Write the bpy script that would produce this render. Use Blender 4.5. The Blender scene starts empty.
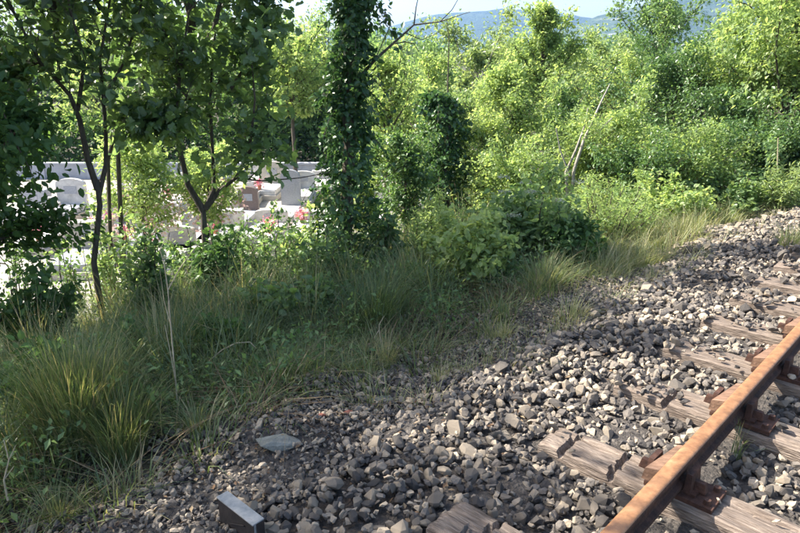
import bpy, bmesh, math, random
import numpy as np
from mathutils import Vector, Matrix, noise
R = math.radians
sc = bpy.context.scene
C = sc.collection

# ---------------------------------------------------------------- camera
PITCH = 17.5
F = 622.0
cd = bpy.data.cameras.new('camera'); cam = bpy.data.objects.new('camera', cd); C.objects.link(cam)
cd.sensor_width = 36; cd.lens = 28.0; cd.clip_end = 9000; cd.clip_start = 0.05
CAMZ = 1.77
cam.location = (0, 0, CAMZ); cam.rotation_euler = (R(90 - PITCH), 0, 0)
sc.camera = cam
# ---------------------------------------------------------------- light
SUN_AZ, SUN_EL = -74.0, 43.0          # azimuth measured from +Y towards +X
w = bpy.data.worlds.new("World"); sc.world = w; w.use_nodes = True
nt = w.node_tree
bg = nt.nodes['Background']; sky = nt.nodes.new('ShaderNodeTexSky')
sky.sky_type = 'NISHITA'; sky.sun_disc = False
sky.sun_elevation = R(SUN_EL); sky.sun_rotation = R(SUN_AZ)
sky.air_density = 1.2; sky.dust_density = 3.5
nt.links.new(sky.outputs[0], bg.inputs[0]); bg.inputs[1].default_value = 0.108
sl = bpy.data.lights.new('sun', 'SUN'); sun = bpy.data.objects.new('sun', sl); C.objects.link(sun)
sl.energy = 5.0; sl.angle = R(0.5); sl.color = (1.0, 0.95, 0.87)
sdir = Vector((math.sin(R(SUN_AZ)) * math.cos(R(SUN_EL)), math.cos(R(SUN_AZ)) * math.cos(R(SUN_EL)), math.sin(R(SUN_EL))))
sun.rotation_euler = sdir.to_track_quat('Z', 'Y').to_euler()
sc.view_settings.view_transform = 'Standard'; sc.view_settings.look = 'None'
sc.view_settings.exposure = 1.85
sc.cycles.max_bounces = 8; sc.cycles.transmission_bounces = 6; sc.cycles.diffuse_bounces = 4
sc.cycles.volume_bounces = 0

# ---------------------------------------------------------------- maths helpers
DX, DY = 0.698, 0.716                  # direction of the track
def sn(x, y): return DX * x + DY * y, -DY * x + DX * y
def xy(s, n): return DX * s - DY * n, DY * s + DX * n
def W(px, py, Y):
    """a point of the place seen at this spot of the 800 px photograph, Y metres ahead"""
    v = 266.5 - py; c, s = math.cos(R(PITCH)), math.sin(R(PITCH))
    f = F * c + v * s; t = Y / f
    return Vector(((px - 400) * t, Y, CAMZ + (v * c - F * s) * t))
PN = [-40, -3.5, -1.9, -1.3, 1.35, 2.0, 2.7, 3.6, 5.0, 7.0, 9.3, 40]
PZ = [-.6, -.5, -.19, -.085, -.085, -.12, -.27, -.42, -.68, -1.15, -2.6, -2.6]
def H0(x, y):
    x = np.asarray(x, float); y = np.asarray(y, float)
    s, n = sn(x, y)
    z = np.interp(n, PN, PZ)
    r = np.hypot(x, y)
    z = z + np.clip((r - 45) / 60, 0, 1) * np.clip(-z, 0, 3)
    z = z + np.clip(r - 130, 0, None) * 0.03
    b = np.clip((n - 1.6) / 1.5, 0, 1) * np.clip((9 - n) / 1.0, 0, 1)
    z = z + b * (0.06 * np.sin(2.1 * s + 1.3 * n) + 0.05 * np.sin(3.7 * n - 1.9 * s + 1) + 0.03 * np.sin(7.1 * s + 5.3 * n))
    return z
def H(x, y): return float(H0(x, y))
def G(px, Y):
    x = (px - 400) / (F * math.cos(R(PITCH))) * Y
    return Vector((x, Y, H(x, Y)))

# ---------------------------------------------------------------- objects
def tag(o, label=None, cat=None, group=None, kind=None):
    if label: o['label'] = label
    if cat: o['category'] = cat
    if group: o['group'] = group
    if kind: o['kind'] = kind
    return o
def empty(name, loc, label, cat, group=None, rz=0):
    o = bpy.data.objects.new(name, None); C.objects.link(o); o.location = loc; o.rotation_euler = (0, 0, rz)
    o.empty_display_size = .1
    return tag(o, label, cat, group)
def link(name, me, parent=None, m=None):
    o = bpy.data.objects.new(name, me); C.objects.link(o)
    if parent is not None: o.parent = parent
    if m is not None and not me.materials: me.materials.append(m)
    return o
class MB:
    """collects vertices and faces (numpy) and links them as one mesh"""
    def __init__(s): s.v = []; s.loops = []; s.tot = []; s.n = 0; s.a = []
    def add(s, v, faces, a=None):
        v = np.asarray(v, float)
        if isinstance(faces, np.ndarray):
            s.loops.append((faces + s.n).ravel()); s.tot.append(np.full(len(faces), faces.shape[1]))
        else:
            s.loops.append(np.concatenate([np.asarray(f) for f in faces]) + s.n); s.tot.append(np.array([len(f) for f in faces]))
        s.v.append(v); s.n += len(v)
        s.a.append(np.zeros(len(v)) if a is None else np.broadcast_to(a, len(v)).astype(float))
    def mesh(s, name='m', origin=(0, 0, 0), smooth=False):
        me = bpy.data.meshes.new(name)
        v = np.concatenate(s.v) - np.array(origin); lo = np.concatenate(s.loops); t = np.concatenate(s.tot)
        me.vertices.add(len(v)); me.vertices.foreach_set('co', v.astype('f').ravel())
        me.loops.add(len(lo)); me.loops.foreach_set('vertex_index', lo.astype('i'))
        me.polygons.add(len(t)); st = np.concatenate([[0], np.cumsum(t)[:-1]])
        me.polygons.foreach_set('loop_start', st.astype('i')); me.polygons.foreach_set('loop_total', t.astype('i'))
        me.polygons.foreach_set('use_smooth', np.full(len(t), smooth))
        at = me.attributes.new('rnd', 'FLOAT', 'POINT'); at.data.foreach_set('value', np.concatenate(s.a).astype('f'))
        me.update(calc_edges=True)
        return me
    def build(s, name, m, parent=None, smooth=False):
        o = parent.location if parent is not None else (0, 0, 0)
        return link(name, s.mesh(name, tuple(o), smooth), parent, m)
    def box(s, c, d, rz=0, a=None, taper=1.0, tilt=None):
        x, y, z = d[0] / 2, d[1] / 2, d[2] / 2
        v = np.array([(-x, -y, -z), (x, -y, -z), (x, y, -z), (-x, y, -z), (-x * taper, -y * taper, z), (x * taper, -y * taper, z), (x * taper, y * taper, z), (-x * taper, y * taper, z)])
        if tilt is not None: v = v @ np.array(Matrix.Rotation(tilt, 3, 'X')).T
        cs, sn_ = math.cos(rz), math.sin(rz)
        v = v @ np.array([[cs, sn_, 0], [-sn_, cs, 0], [0, 0, 1]])
        s.add(v + np.array(c), np.array([(3, 2, 1, 0), (4, 5, 6, 7), (0, 1, 5, 4), (1, 2, 6, 5), (2, 3, 7, 6), (3, 0, 4, 7)]), a)
    def tube(s, pts, rad, k=6, a=None):
        P = np.asarray(pts, float); m = len(P); rad = np.broadcast_to(rad, m)
        T = np.gradient(P, axis=0); T /= np.linalg.norm(T, axis=1)[:, None] + 1e-9
        ref = np.array([0.31, 0.95, 0.05]) if abs(T[0][1]) < .8 else np.array([1., 0, 0])
        A = np.cross(T, ref); A /= np.linalg.norm(A, axis=1)[:, None] + 1e-9; B = np.cross(T, A)
        th = np.arange(k) / k * 2 * math.pi
        V = P[:, None, :] + rad[:, None, None] * (np.cos(th)[None, :, None] * A[:, None, :] + np.sin(th)[None, :, None] * B[:, None, :])
        i = np.arange(m - 1)[:, None] * k; j = np.arange(k)[None, :]; j2 = (j + 1) % k
        f = np.stack([i + j, i + j2, i + k + j2, i + k + j], -1).reshape(-1, 4)
        s.add(V.reshape(-1, 3), f, a)

# ---------------------------------------------------------------- materials
def mat(name):
    m = bpy.data.materials.new(name); m.use_nodes = True; n = m.node_tree
    return m, n, n.nodes, n.links
def ramp(N, stops):
    r = N.new('ShaderNodeValToRGB'); cr = r.color_ramp
    cr.elements[0].position = stops[0][0]; cr.elements[0].color = (*stops[0][1], 1)
    cr.elements[1].position = stops[-1][0]; cr.elements[1].color = (*stops[-1][1], 1)
    for p, c in stops[1:-1]:
        e = cr.elements.new(p); e.color = (*c, 1)
    return r
def noise_mat(name, stops, scale=8, rough=.8, bump=.3, bscale=40, detail=6, stretch=None, spec=.3, dist=.02, metal=0, use_rnd=False):
    m, nt, N, L = mat(name); b = N['Principled BSDF']
    tc = N.new('ShaderNodeTexCoord'); mp = N.new('ShaderNodeMapping'); L.new(tc.outputs['Object'], mp.inputs[0])
    if stretch: mp.inputs['Scale'].default_value = stretch
    t = N.new('ShaderNodeTexNoise'); t.inputs['Scale'].default_value = scale; t.inputs['Detail'].default_value = detail; t.inputs['Roughness'].default_value = .65
    L.new(mp.outputs[0], t.inputs[0]); r = ramp(N, stops)
    if use_rnd:
        at = N.new('ShaderNodeAttribute'); at.attribute_name = 'rnd'; oi = N.new('ShaderNodeObjectInfo')
        ad = N.new('ShaderNodeMath'); ad.operation = 'ADD'; L.new(at.outputs['Fac'], ad.inputs[0]); L.new(oi.outputs['Random'], ad.inputs[1])
        fr = N.new('ShaderNodeMath'); fr.operation = 'FRACT'; L.new(ad.outputs[0], fr.inputs[0])
        k = N.new('ShaderNodeMath'); k.operation = 'MULTIPLY_ADD'; L.new(t.outputs[0], k.inputs[0]); k.inputs[1].default_value = .5
        L.new(fr.outputs[0], k.inputs[2]); k2 = N.new('ShaderNodeMath'); k2.operation = 'MULTIPLY'; k2.inputs[1].default_value = .67
        L.new(k.outputs[0], k2.inputs[0]); L.new(k2.outputs[0], r.inputs[0])
    else: L.new(t.outputs[0], r.inputs[0])
    L.new(r.outputs[0], b.inputs['Base Color'])
    b.inputs['Roughness'].default_value = rough; b.inputs['Specular IOR Level'].default_value = spec; b.inputs['Metallic'].default_value = metal
    if bump:
        t2 = N.new('ShaderNodeTexNoise'); t2.inputs['Scale'].default_value = bscale; t2.inputs['Detail'].default_value = 5; L.new(mp.outputs[0], t2.inputs[0])
        bu = N.new('ShaderNodeBump'); bu.inputs['Strength'].default_value = bump; bu.inputs['Distance'].default_value = dist
        L.new(t2.outputs[0], bu.inputs['Height']); L.new(bu.outputs[0], b.inputs['Normal'])
    return m
def leaf_mat(name, stops, trans=.45, gloss=.05, warm=(3.0, 2.8, 1.7), rough=.4, diff=1.9):
    m, nt, N, L = mat(name); N.remove(N['Principled BSDF']); out = N['Material Output']
    at = N.new('ShaderNodeAttribute'); at.attribute_name = 'rnd'; r = ramp(N, stops); L.new(at.outputs['Fac'], r.inputs[0])
    d = N.new('ShaderNodeBsdfDiffuse'); mxd = N.new('ShaderNodeMix'); mxd.data_type = 'RGBA'; mxd.blend_type = 'MULTIPLY'; mxd.inputs[0].default_value = 1; mxd.inputs[7].default_value = (diff, diff, diff, 1)
    L.new(r.outputs[0], mxd.inputs[6]); L.new(mxd.outputs[2], d.inputs[0])
    tr = N.new('ShaderNodeBsdfTranslucent'); mx = N.new('ShaderNodeMix'); mx.data_type = 'RGBA'; mx.blend_type = 'MULTIPLY'; mx.inputs[0].default_value = 1
    mx.clamp_result = False
    L.new(r.outputs[0], mx.inputs[6]); mx.inputs[7].default_value = (*warm, 1); L.new(mx.outputs[2], tr.inputs[0])
    s1 = N.new('ShaderNodeMixShader'); s1.inputs[0].default_value = trans; L.new(d.outputs[0], s1.inputs[1]); L.new(tr.outputs[0], s1.inputs[2])
    g = N.new('ShaderNodeBsdfGlossy'); g.inputs['Roughness'].default_value = rough; g.inputs[0].default_value = (.8, .8, .75, 1)
    s2 = N.new('ShaderNodeMixShader'); s2.inputs[0].default_value = gloss; L.new(s1.outputs[0], s2.inputs[1]); L.new(g.outputs[0], s2.inputs[2])
    L.new(s2.outputs[0], out.inputs[0])
    return m
M = {}
M['stone'] = noise_mat('crushed_stone', [(0, (.028, .026, .025)), (.25, (.07, .062, .056)), (.5, (.14, .12, .1)), (.7, (.27, .222, .165)), (.86, (.38, .305, .22)), (.93, (.17, .1, .065)), (1, (.4, .345, .27))], scale=26, rough=.9, bump=.7, bscale=60, use_rnd=True, dist=.01)
M['fines'] = noise_mat('ballast_fines', [(.25, (.025, .022, .02)), (.5, (.055, .048, .042)), (.75, (.13, .11, .09))], scale=35, rough=.95, bump=.9, bscale=55, dist=.03)
M['slab'] = noise_mat('grey_slab_stone', [(.3, (.07, .075, .062)), (.55, (.125, .13, .108)), (.8, (.2, .2, .165))], scale=12, bump=.4, bscale=60)
M['beige_slab'] = noise_mat('beige_grey_stone', [(.3, (.13, .13, .11)), (.55, (.22, .215, .18)), (.8, (.32, .3, .25))], scale=14, bump=.6, bscale=50)
M['brick'] = noise_mat('red_brick', [(.3, (.16, .055, .035)), (.7, (.28, .11, .075))], scale=20, bump=.5, bscale=80)
M['soil'] = noise_mat('soil', [(.3, (.03, .024, .017)), (.5, (.06, .048, .033)), (.62, (.05, .055, .025)), (.8, (.11, .085, .055))], scale=3, rough=.95, bump=.9, bscale=25, dist=.05)
M['wood'] = noise_mat('weathered_sleeper', [(.28, (.05, .036, .028)), (.45, (.14, .106, .082)), (.6, (.235, .185, .145)), (.78, (.37, .3, .235))], scale=10, rough=.9, bump=.8, bscale=24, stretch=(9, .8, 6), dist=.02)
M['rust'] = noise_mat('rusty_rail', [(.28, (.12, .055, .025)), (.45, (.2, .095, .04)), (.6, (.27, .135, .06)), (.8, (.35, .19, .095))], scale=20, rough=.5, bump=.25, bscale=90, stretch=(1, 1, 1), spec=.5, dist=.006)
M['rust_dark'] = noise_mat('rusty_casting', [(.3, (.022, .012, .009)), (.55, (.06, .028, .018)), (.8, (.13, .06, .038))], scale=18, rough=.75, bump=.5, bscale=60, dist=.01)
M['key'] = noise_mat('rail_key', [(.3, (.08, .045, .028)), (.6, (.19, .11, .07)), (.8, (.3, .2, .14))], scale=14, rough=.85, bump=.5, bscale=60, stretch=(6, 1, 1), dist=.01)
M['steel'] = noise_mat('painted_steel', [(.3, (.15, .16, .165)), (.5, (.27, .27, .255)), (.65, (.36, .34, .31)), (.8, (.16, .1, .07))], scale=16, rough=.55, bump=.2, bscale=50, dist=.005)
M['steel_rust'] = noise_mat('rusted_steel_side', [(.3, (.018, .015, .014)), (.6, (.04, .03, .026)), (.85, (.1, .06, .045))], scale=14, rough=.75, bump=.4, bscale=60, dist=.006)
M['bark'] = noise_mat('bark', [(.3, (.04, .032, .024)), (.55, (.095, .078, .058)), (.8, (.17, .145, .11))], scale=12, rough=.9, bump=.8, bscale=22, stretch=(3, 3, .7), dist=.02)
M['bark_pale'] = noise_mat('pale_bark', [(.3, (.18, .16, .13)), (.6, (.34, .31, .27)), (.8, (.45, .42, .37))], scale=10, rough=.85, bump=.5, bscale=30, stretch=(2, 2, .7))
M['marble_w'] = noise_mat('pale_marble', [(.3, (.33, .31, .28)), (.5, (.46, .44, .41)), (.7, (.56, .54, .5))], scale=5, rough=.45, bump=.1, spec=.5)
M['marble_g'] = noise_mat('grey_granite', [(.3, (.22, .225, .24)), (.7, (.36, .365, .38))], scale=30, rough=.35, bump=.05, spec=.5)
M['marble_r'] = noise_mat('red_granite', [(.3, (.1, .07, .06)), (.7, (.19, .135, .115))], scale=30, rough=.35, bump=.05, spec=.5)
M['beige'] = noise_mat('beige_stone', [(.3, (.34, .31, .26)), (.7, (.46, .42, .35))], scale=5, rough=.8, bump=.2)
M['concrete'] = noise_mat('grey_concrete', [(.3, (.26, .27, .3)), (.7, (.4, .41, .44))], scale=2, rough=.9, bump=.3, bscale=12)
M['gravel'] = noise_mat('pale_gravel', [(.3, (.16, .145, .12)), (.5, (.27, .25, .215)), (.7, (.36, .33, .29))], scale=9, rough=.95, bump=.5, bscale=40)
M['terracotta'] = noise_mat('terracotta', [(.3, (.3, .12, .07)), (.7, (.42, .19, .11))], scale=9, rough=.85, bump=.1)
M['pink'] = leaf_mat('pink_petals', [(0, (.55, .06, .16)), (.4, (.65, .22, .3)), (.7, (.7, .5, .5)), (1, (.75, .12, .08))], trans=.3, warm=(1, 1, 1), diff=1)
M['blossom'] = leaf_mat('pale_blossom', [(0, (.5, .33, .3)), (.5, (.62, .5, .42)), (1, (.66, .36, .34))], trans=.35, warm=(1, 1, 1), diff=1)
M['umbel'] = leaf_mat('white_umbels', [(0, (.24, .27, .17)), (1, (.42, .45, .33))], trans=.3, warm=(1, 1, 1), diff=1)
# leaves: rnd 0..1 goes from dull to fresh
def greens(a, b, c): return [(0, a), (.5, b), (1, c)]
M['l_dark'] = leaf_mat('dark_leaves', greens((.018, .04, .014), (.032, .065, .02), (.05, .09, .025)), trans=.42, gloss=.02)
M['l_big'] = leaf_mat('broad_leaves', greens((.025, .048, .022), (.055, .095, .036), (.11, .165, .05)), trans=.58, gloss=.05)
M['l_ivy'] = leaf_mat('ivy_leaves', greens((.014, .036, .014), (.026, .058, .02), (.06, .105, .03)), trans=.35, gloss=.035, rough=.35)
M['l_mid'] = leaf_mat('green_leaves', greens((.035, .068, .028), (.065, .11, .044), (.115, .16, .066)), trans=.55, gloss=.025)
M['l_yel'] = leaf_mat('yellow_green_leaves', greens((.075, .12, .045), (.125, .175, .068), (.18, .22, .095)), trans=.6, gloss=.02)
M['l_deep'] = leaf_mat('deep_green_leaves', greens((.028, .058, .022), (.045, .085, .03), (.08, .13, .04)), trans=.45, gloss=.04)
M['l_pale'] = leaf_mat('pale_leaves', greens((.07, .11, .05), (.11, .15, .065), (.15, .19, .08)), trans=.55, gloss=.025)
M['g_green'] = leaf_mat('grass_blades', [(0, (.04, .065, .03)), (.45, (.075, .108, .048)), (.75, (.13, .15, .07)), (1, (.28, .23, .14))], trans=.5, gloss=.03, warm=(2.1, 2.0, .95), diff=1.7)
M['g_dry'] = leaf_mat('dry_grass_blades', [(0, (.1, .14, .055)), (.4, (.18, .205, .095)), (.7, (.29, .28, .16)), (1, (.4, .35, .23))], trans=.45, gloss=.02, warm=(1.5, 1.45, .8), diff=1.2)
M['litter'] = leaf_mat('dead_leaves', [(0, (.09, .05, .03)), (.5, (.17, .11, .065)), (1, (.3, .23, .14))], trans=.25, gloss=.02, warm=(1, 1, 1), diff=1)
M['straw'] = noise_mat('dry_straw', [(.3, (.3, .24, .15)), (.7, (.5, .42, .29))], scale=20, rough=.8, bump=0)

# ---------------------------------------------------------------- leaf templates (axis, side, normal)
def tmpl(v, f): return np.array(v, float), np.array(f)
TL = {
 'simple': tmpl([(0, 0, 0), (.45, .27, .07), (1, 0, -.06), (.45, -.27, .07)], [(0, 2, 1), (0, 3, 2)]),
 'lance': tmpl([(0, 0, 0), (.4, .12, .04), (1, 0, -.1), (.4, -.12, .04)], [(0, 2, 1), (0, 3, 2)]),
 'ovate': tmpl([(0, 0, 0), (.22, .3, .05), (.6, .3, .03), (1, 0, -.12), (.6, -.3, .03), (.22, -.3, .05), (.45, 0, -.03)],
               [(6, 1, 0), (6, 2, 1), (6, 3, 2), (6, 4, 3), (6, 5, 4), (6, 0, 5)]),
 'hexa': tmpl([(0, 0, 0), (.25, .27, .06), (.65, .25, .02), (1, 0, -.1), (.65, -.25, .02), (.25, -.27, .06)], [(0, 3, 2, 1), (0, 5, 4, 3)]),
 'palm': tmpl([(0, 0, 0), (-.08, .24, .02), (.16, .4, -.02), (.36, .33, .05), (.62, .36, -.04), (.74, .2, .02), (1.02, 0, -.2), (.74, -.2, .02), (.62, -.36, -.04), (.36, -.33, .05), (.16, -.4, -.02), (-.08, -.24, .02), (.38, 0, -.03)],
              [(12, 1, 0), (12, 2, 1), (12, 3, 2), (12, 4, 3), (12, 5, 4), (12, 6, 5), (12, 7, 6), (12, 8, 7), (12, 9, 8), (12, 10, 9), (12, 11, 10), (12, 0, 11)]),
}
def unit(a): return a / (np.linalg.norm(a, axis=-1, keepdims=True) + 1e-9)
def leaves(mb, P, D, U, size, shape, rnd):
    P = np.asarray(P); D = unit(D); Wd = unit(np.cross(D, U)); U2 = np.cross(Wd, D)
    tv, tf = TL[shape]; n = len(P); size = np.broadcast_to(size, n)[:, None, None]
    V = P[:, None, :] + size * (tv[None, :, 0:1] * D[:, None] + tv[None, :, 1:2] * Wd[:, None] + tv[None, :, 2:3] * U2[:, None])
    Fa = (tf[None] + (np.arange(n) * len(tv))[:, None, None]).reshape(-1, tf.shape[1])
    mb.add(V.reshape(-1, 3), Fa, np.repeat(np.clip(rnd, 0, 1), len(tv)))
def blades(mb, P, h, lean, wid, rnd, seg=3):
    """curved grass blades: P base, h height, lean (N,2) horizontal reach of the tip"""
    n = len(P); t = np.linspace(0, 1, seg + 1)
    L = np.zeros((n, seg + 1, 3)); L[:, :, :2] = P[:, None, :2] + lean[:, None, :] * (t ** 2)[None, :, None]
    drop = np.linalg.norm(lean, axis=1) * .35
    L[:, :, 2] = P[:, None, 2] + h[:, None] * t[None] - drop[:, None] * (t ** 3)[None]
    sd = np.stack([-lean[:, 1], lean[:, 0]], 1) + np.random.default_rng(3).normal(0, .02, (n, 2)); sd = unit(sd)
    wv = wid[:, None] * (1 - t ** 1.5)[None] * .5
    A = L.copy(); B = L.copy(); A[:, :, :2] += sd[:, None] * wv[:, :, None]; B[:, :, :2] -= sd[:, None] * wv[:, :, None]
    V = np.concatenate([A, B[:, :-1]], 1)       # tip shared
    k = 2 * seg + 1; fs = []
    base = (np.arange(n) * k)[:, None]
    q = np.array([(i, i + 1, seg + 1 + i + 1, seg + 1 + i) for i in range(seg - 1)])
    tr = np.array([(seg - 1, seg, seg + 1 + seg - 1)])
    a = np.repeat(rnd, k)
    v = V.reshape(-1, 3)
    fq = (q[None] + base[:, :, None]).reshape(-1, 4); ft = (tr[None] + base[:, :, None]).reshape(-1, 3)
    nb = mb.n
    mb.loops.append((fq + nb).ravel()); mb.tot.append(np.full(len(fq), 4)); mb.loops.append((ft + nb).ravel()); mb.tot.append(np.full(len(ft), 3))
    mb.v.append(v); mb.a.append(a); mb.n += len(v)

# ================================================================ TERRAIN
def axis(lo, hi, fine, lim, g=1.12):
    a = list(np.arange(lo, hi, fine)); st = fine; x = hi
    while x < lim: a.append(x); st = min(st * g, 140); x += st
    a.append(lim); st = fine; x = lo - fine
    while x > -lim: a.insert(0, x); st = min(st * g, 140); x -= st
    a.insert(0, -lim); return np.array(a)
ss = axis(-3, 14, .2, 2300); nn = axis(-2, 12, .2, 2300)
S_, N_ = np.meshgrid(ss, nn, indexing='ij')
X_, Y_ = xy(S_, N_); Z_ = H0(X_, Y_)
a_, b_ = len(ss), len(nn)
i = np.arange(a_ - 1)[:, None] * b_; j = np.arange(b_ - 1)[None]
fc = np.stack([i + j, i + b_ + j, i + b_ + j + 1, i + j + 1], -1).reshape(-1, 4)
mb = MB(); mb.add(np.stack([X_, Y_, Z_], -1).reshape(-1, 3), fc)
tag(mb.build('ground', M['soil'], smooth=True), kind='structure')

# ballast bed: fines sheet carrying the crushed stones
bs = np.concatenate([np.arange(-2, 7, .06), np.arange(7, 14, .14), np.arange(14, 90, .8)]); bn = np.arange(-1.75, 2.95, .06)
S_, N_ = np.meshgrid(bs, bn, indexing='ij'); X_, Y_ = xy(S_, N_)
rg = np.random.default_rng(5)
edge = 2.75 + .12 * np.sin(S_ * 1.7) + .1 * np.sin(S_ * 4.1 + 1)
Z_ = H0(X_, Y_) + .012 + rg.normal(0, .006, X_.shape) - np.clip((N_ - edge) * 1.0, 0, .3) - np.clip((-1.5 - N_) * .6, 0, .3)
a_, b_ = len(bs), len(bn); i = np.arange(a_ - 1)[:, None] * b_; j = np.arange(b_ - 1)[None]
fc = np.stack([i + j, i + b_ + j, i + b_ + j + 1, i + j + 1], -1).reshape(-1, 4)
mb = MB(); mb.add(np.stack([X_, Y_, Z_], -1).reshape(-1, 3), fc)
bed = tag(mb.build('ballast_bed', M['fines'], smooth=True), kind='structure')

# stone variants: hulls of random points
def hull(seed, n=13, sq=(1, .8, .62)):
    r = random.Random(seed); bm = bmesh.new()
    for _ in range(n):
        v = Vector([r.gauss(0, 1) for _ in range(3)]).normalized() * r.uniform(.86, 1.0)
        bm.verts.new((v.x * sq[0], v.y * sq[1], v.z * sq[2]))
    o = bmesh.ops.convex_hull(bm, input=bm.verts)
    bmesh.ops.delete(bm, geom=list({g for g in o['geom_interior'] + o['geom_unused'] if isinstance(g, bmesh.types.BMVert)}), context='VERTS')
    bmesh.ops.recalc_face_normals(bm, faces=bm.faces)
    v = np.array([x.co[:] for x in bm.verts]); idx = {x: k for k, x in enumerate(bm.verts)}
    f = np.array([[idx[x] for x in fa.verts] for fa in bm.faces]); bm.free()
    return v, f
HV = [hull(k, 15 + k % 7, (1, random.Random(k).uniform(.6, .95), random.Random(k + 50).uniform(.45, .8))) for k in range(44)]
HL = [hull(k + 90, 9 + k % 2, (1, random.Random(k).uniform(.6, .95), random.Random(k + 50).uniform(.45, .8))) for k in range(44)]
SLEEP = [.1, .9, 1.72, 2.54, 3.36, 4.08, 4.78, 5.4, 6.02, 6.66, 7.3, 7.95, 8.6, 9.3, 10.0, 10.7, 11.4, 12.1, 12.8]
def stone_field(n, slo, shi, nlo, nhi, rmean, seed):
    g = np.random.default_rng(seed)
    s = g.uniform(slo, shi, n); q = g.uniform(nlo, nhi, n)
    return s, q, rmean * np.exp(g.normal(0, .28, n)), g
fields = []
for args in [(9500, -.2, 5.4, -.8, 2.2, .029, 1), (6500, -.2, 5.4, -.8, 2.4, .018, 11), (9500, -.2, 5.4, 2.0, 3.05, .017, 2), (4200, .2, 5.4, 2.7, 3.8, .019, 8),
             (9500, 5.4, 11, -.8, 2.5, .032, 3), (3500, 5.4, 11, 2.2, 3.0, .026, 4), (2400, 11, 22, -.8, 2.9, .05, 6), (1500, 22, 45, -.8, 2.9, .1, 7)]:
    fields.append(stone_field(*args)[:3])
s_ = np.concatenate([f[0] for f in fields]); n_ = np.concatenate([f[1] for f in fields]); r_ = np.concatenate([f[2] for f in fields])
g = np.random.default_rng(77)
sl_ = np.array(SLEEP); dmin = np.min(np.abs(s_[:, None] - sl_[None]), axis=1)
onsl = (dmin < .115 + r_ * .7) & (np.abs(n_) < 1.4 + r_) & (s_ < 13.2)
keep = ~(onsl & (g.random(len(s_)) > np.where((n_ > 1.2 + .12 * np.sin(s_ * 9)) & (s_ > 2.9), .45, np.where((s_ > 3.9) & (n_ > .9), .14, .025)))) & ((np.abs(n_ - .75) > .08) | (r_ < .022))
s_, n_, r_, onsl = s_[keep], n_[keep], r_[keep], onsl[keep]
x_, y_ = xy(s_, n_)
z_ = H0(x_, y_) + r_ * .35 + g.uniform(0, .024, len(s_)) + .014 * np.sin(5 * s_ + 3 * n_) * np.sin(6 * n_ - 2 * s_)
mound = .045 * np.exp(-((n_ - 1.75) / .35) ** 2) * (.6 + .4 * np.sin(s_ * 1.9))
z_ = z_ + mound
z_ = np.where(np.abs(n_ - .75) < .08, np.minimum(z_, .012 - r_ * .7), z_)
z_[onsl] = .012 + r_[onsl] * .45
# camera coordinates of each stone, to find the 300 that show largest
cp, sp_ = math.cos(R(PITCH)), math.sin(R(PITCH))
dz = z_ - CAMZ; dep = y_ * cp - dz * sp_; up = y_ * sp_ + dz * cp
inview = (dep > .3) & (np.abs(x_ / dep) < 400 / F) & (np.abs(up / dep) < 268 / F) & ((z_ > H0(x_, y_) + .02))
score = np.where(inview, r_ / np.maximum(dep, .1), 0); big = set(np.argsort(-score)[:300].tolist())
qs = g.normal(0, 1, (len(s_), 4)); qs /= np.linalg.norm(qs, axis=1)[:, None]
qs[:, 1:3] *= .45; qs /= np.linalg.norm(qs, axis=1)[:, None]
def qmat(q):
    w_, x, y, z = q.T
    return np.stack([1 - 2 * (y * y + z * z), 2 * (x * y - z * w_), 2 * (x * z + y * w_), 2 * (x * y + z * w_), 1 - 2 * (x * x + z * z), 2 * (y * z - x * w_),
                     2 * (x * z - y * w_), 2 * (y * z + x * w_), 1 - 2 * (x * x + y * y)], -1).reshape(-1, 3, 3)
RM = qmat(qs); var = g.integers(0, len(HV), len(s_)); rn = g.random(len(s_))
mbs = MB()
restmask = np.ones(len(s_), bool); restmask[list(big)] = False
for k, (hv, hf) in enumerate(HV):
  for hv, hf, cond in ((hv, hf, (s_ < 5.4) & (r_ >= .026)), (*HL[k], (s_ >= 5.4) | (r_ < .026))):
    ix = np.where((var == k) & restmask & cond)[0]
    V = np.einsum('nij,vj->nvi', RM[ix], hv) * r_[ix][:, None, None] + np.stack([x_[ix], y_[ix], z_[ix]], 1)[:, None]
    Fa = (hf[None] + (np.arange(len(ix)) * len(hv))[:, None, None]).reshape(-1, hf.shape[1])
    mbs.add(V.reshape(-1, 3), Fa, np.repeat(rn[ix], len(hv)))
o = mbs.build('loose_stones', M['stone'], bed); tag(o, kind='stuff')
stone_me = []
for k, (hv, hf) in enumerate(HV):
    t = MB(); t.add(hv, hf); me = t.mesh('stone'); me.materials.append(M['stone']); stone_me.append(me)
for ix in sorted(big):
    o = link('stone', stone_me[var[ix]], bed)
    o.matrix_local = Matrix.Translation((x_[ix], y_[ix], z_[ix])) @ Matrix(RM[ix].tolist()).to_4x4() @ Matrix.Scale(float(r_[ix]), 4)

# ================================================================ TRACK
ROT = math.atan2(DX, DY)             # turn so that local +Y is the track direction, local -X... n to the left
rzt = -ROT
def tl(s, n, z): x, y = xy(s, n); return (x, y, z)
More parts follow.
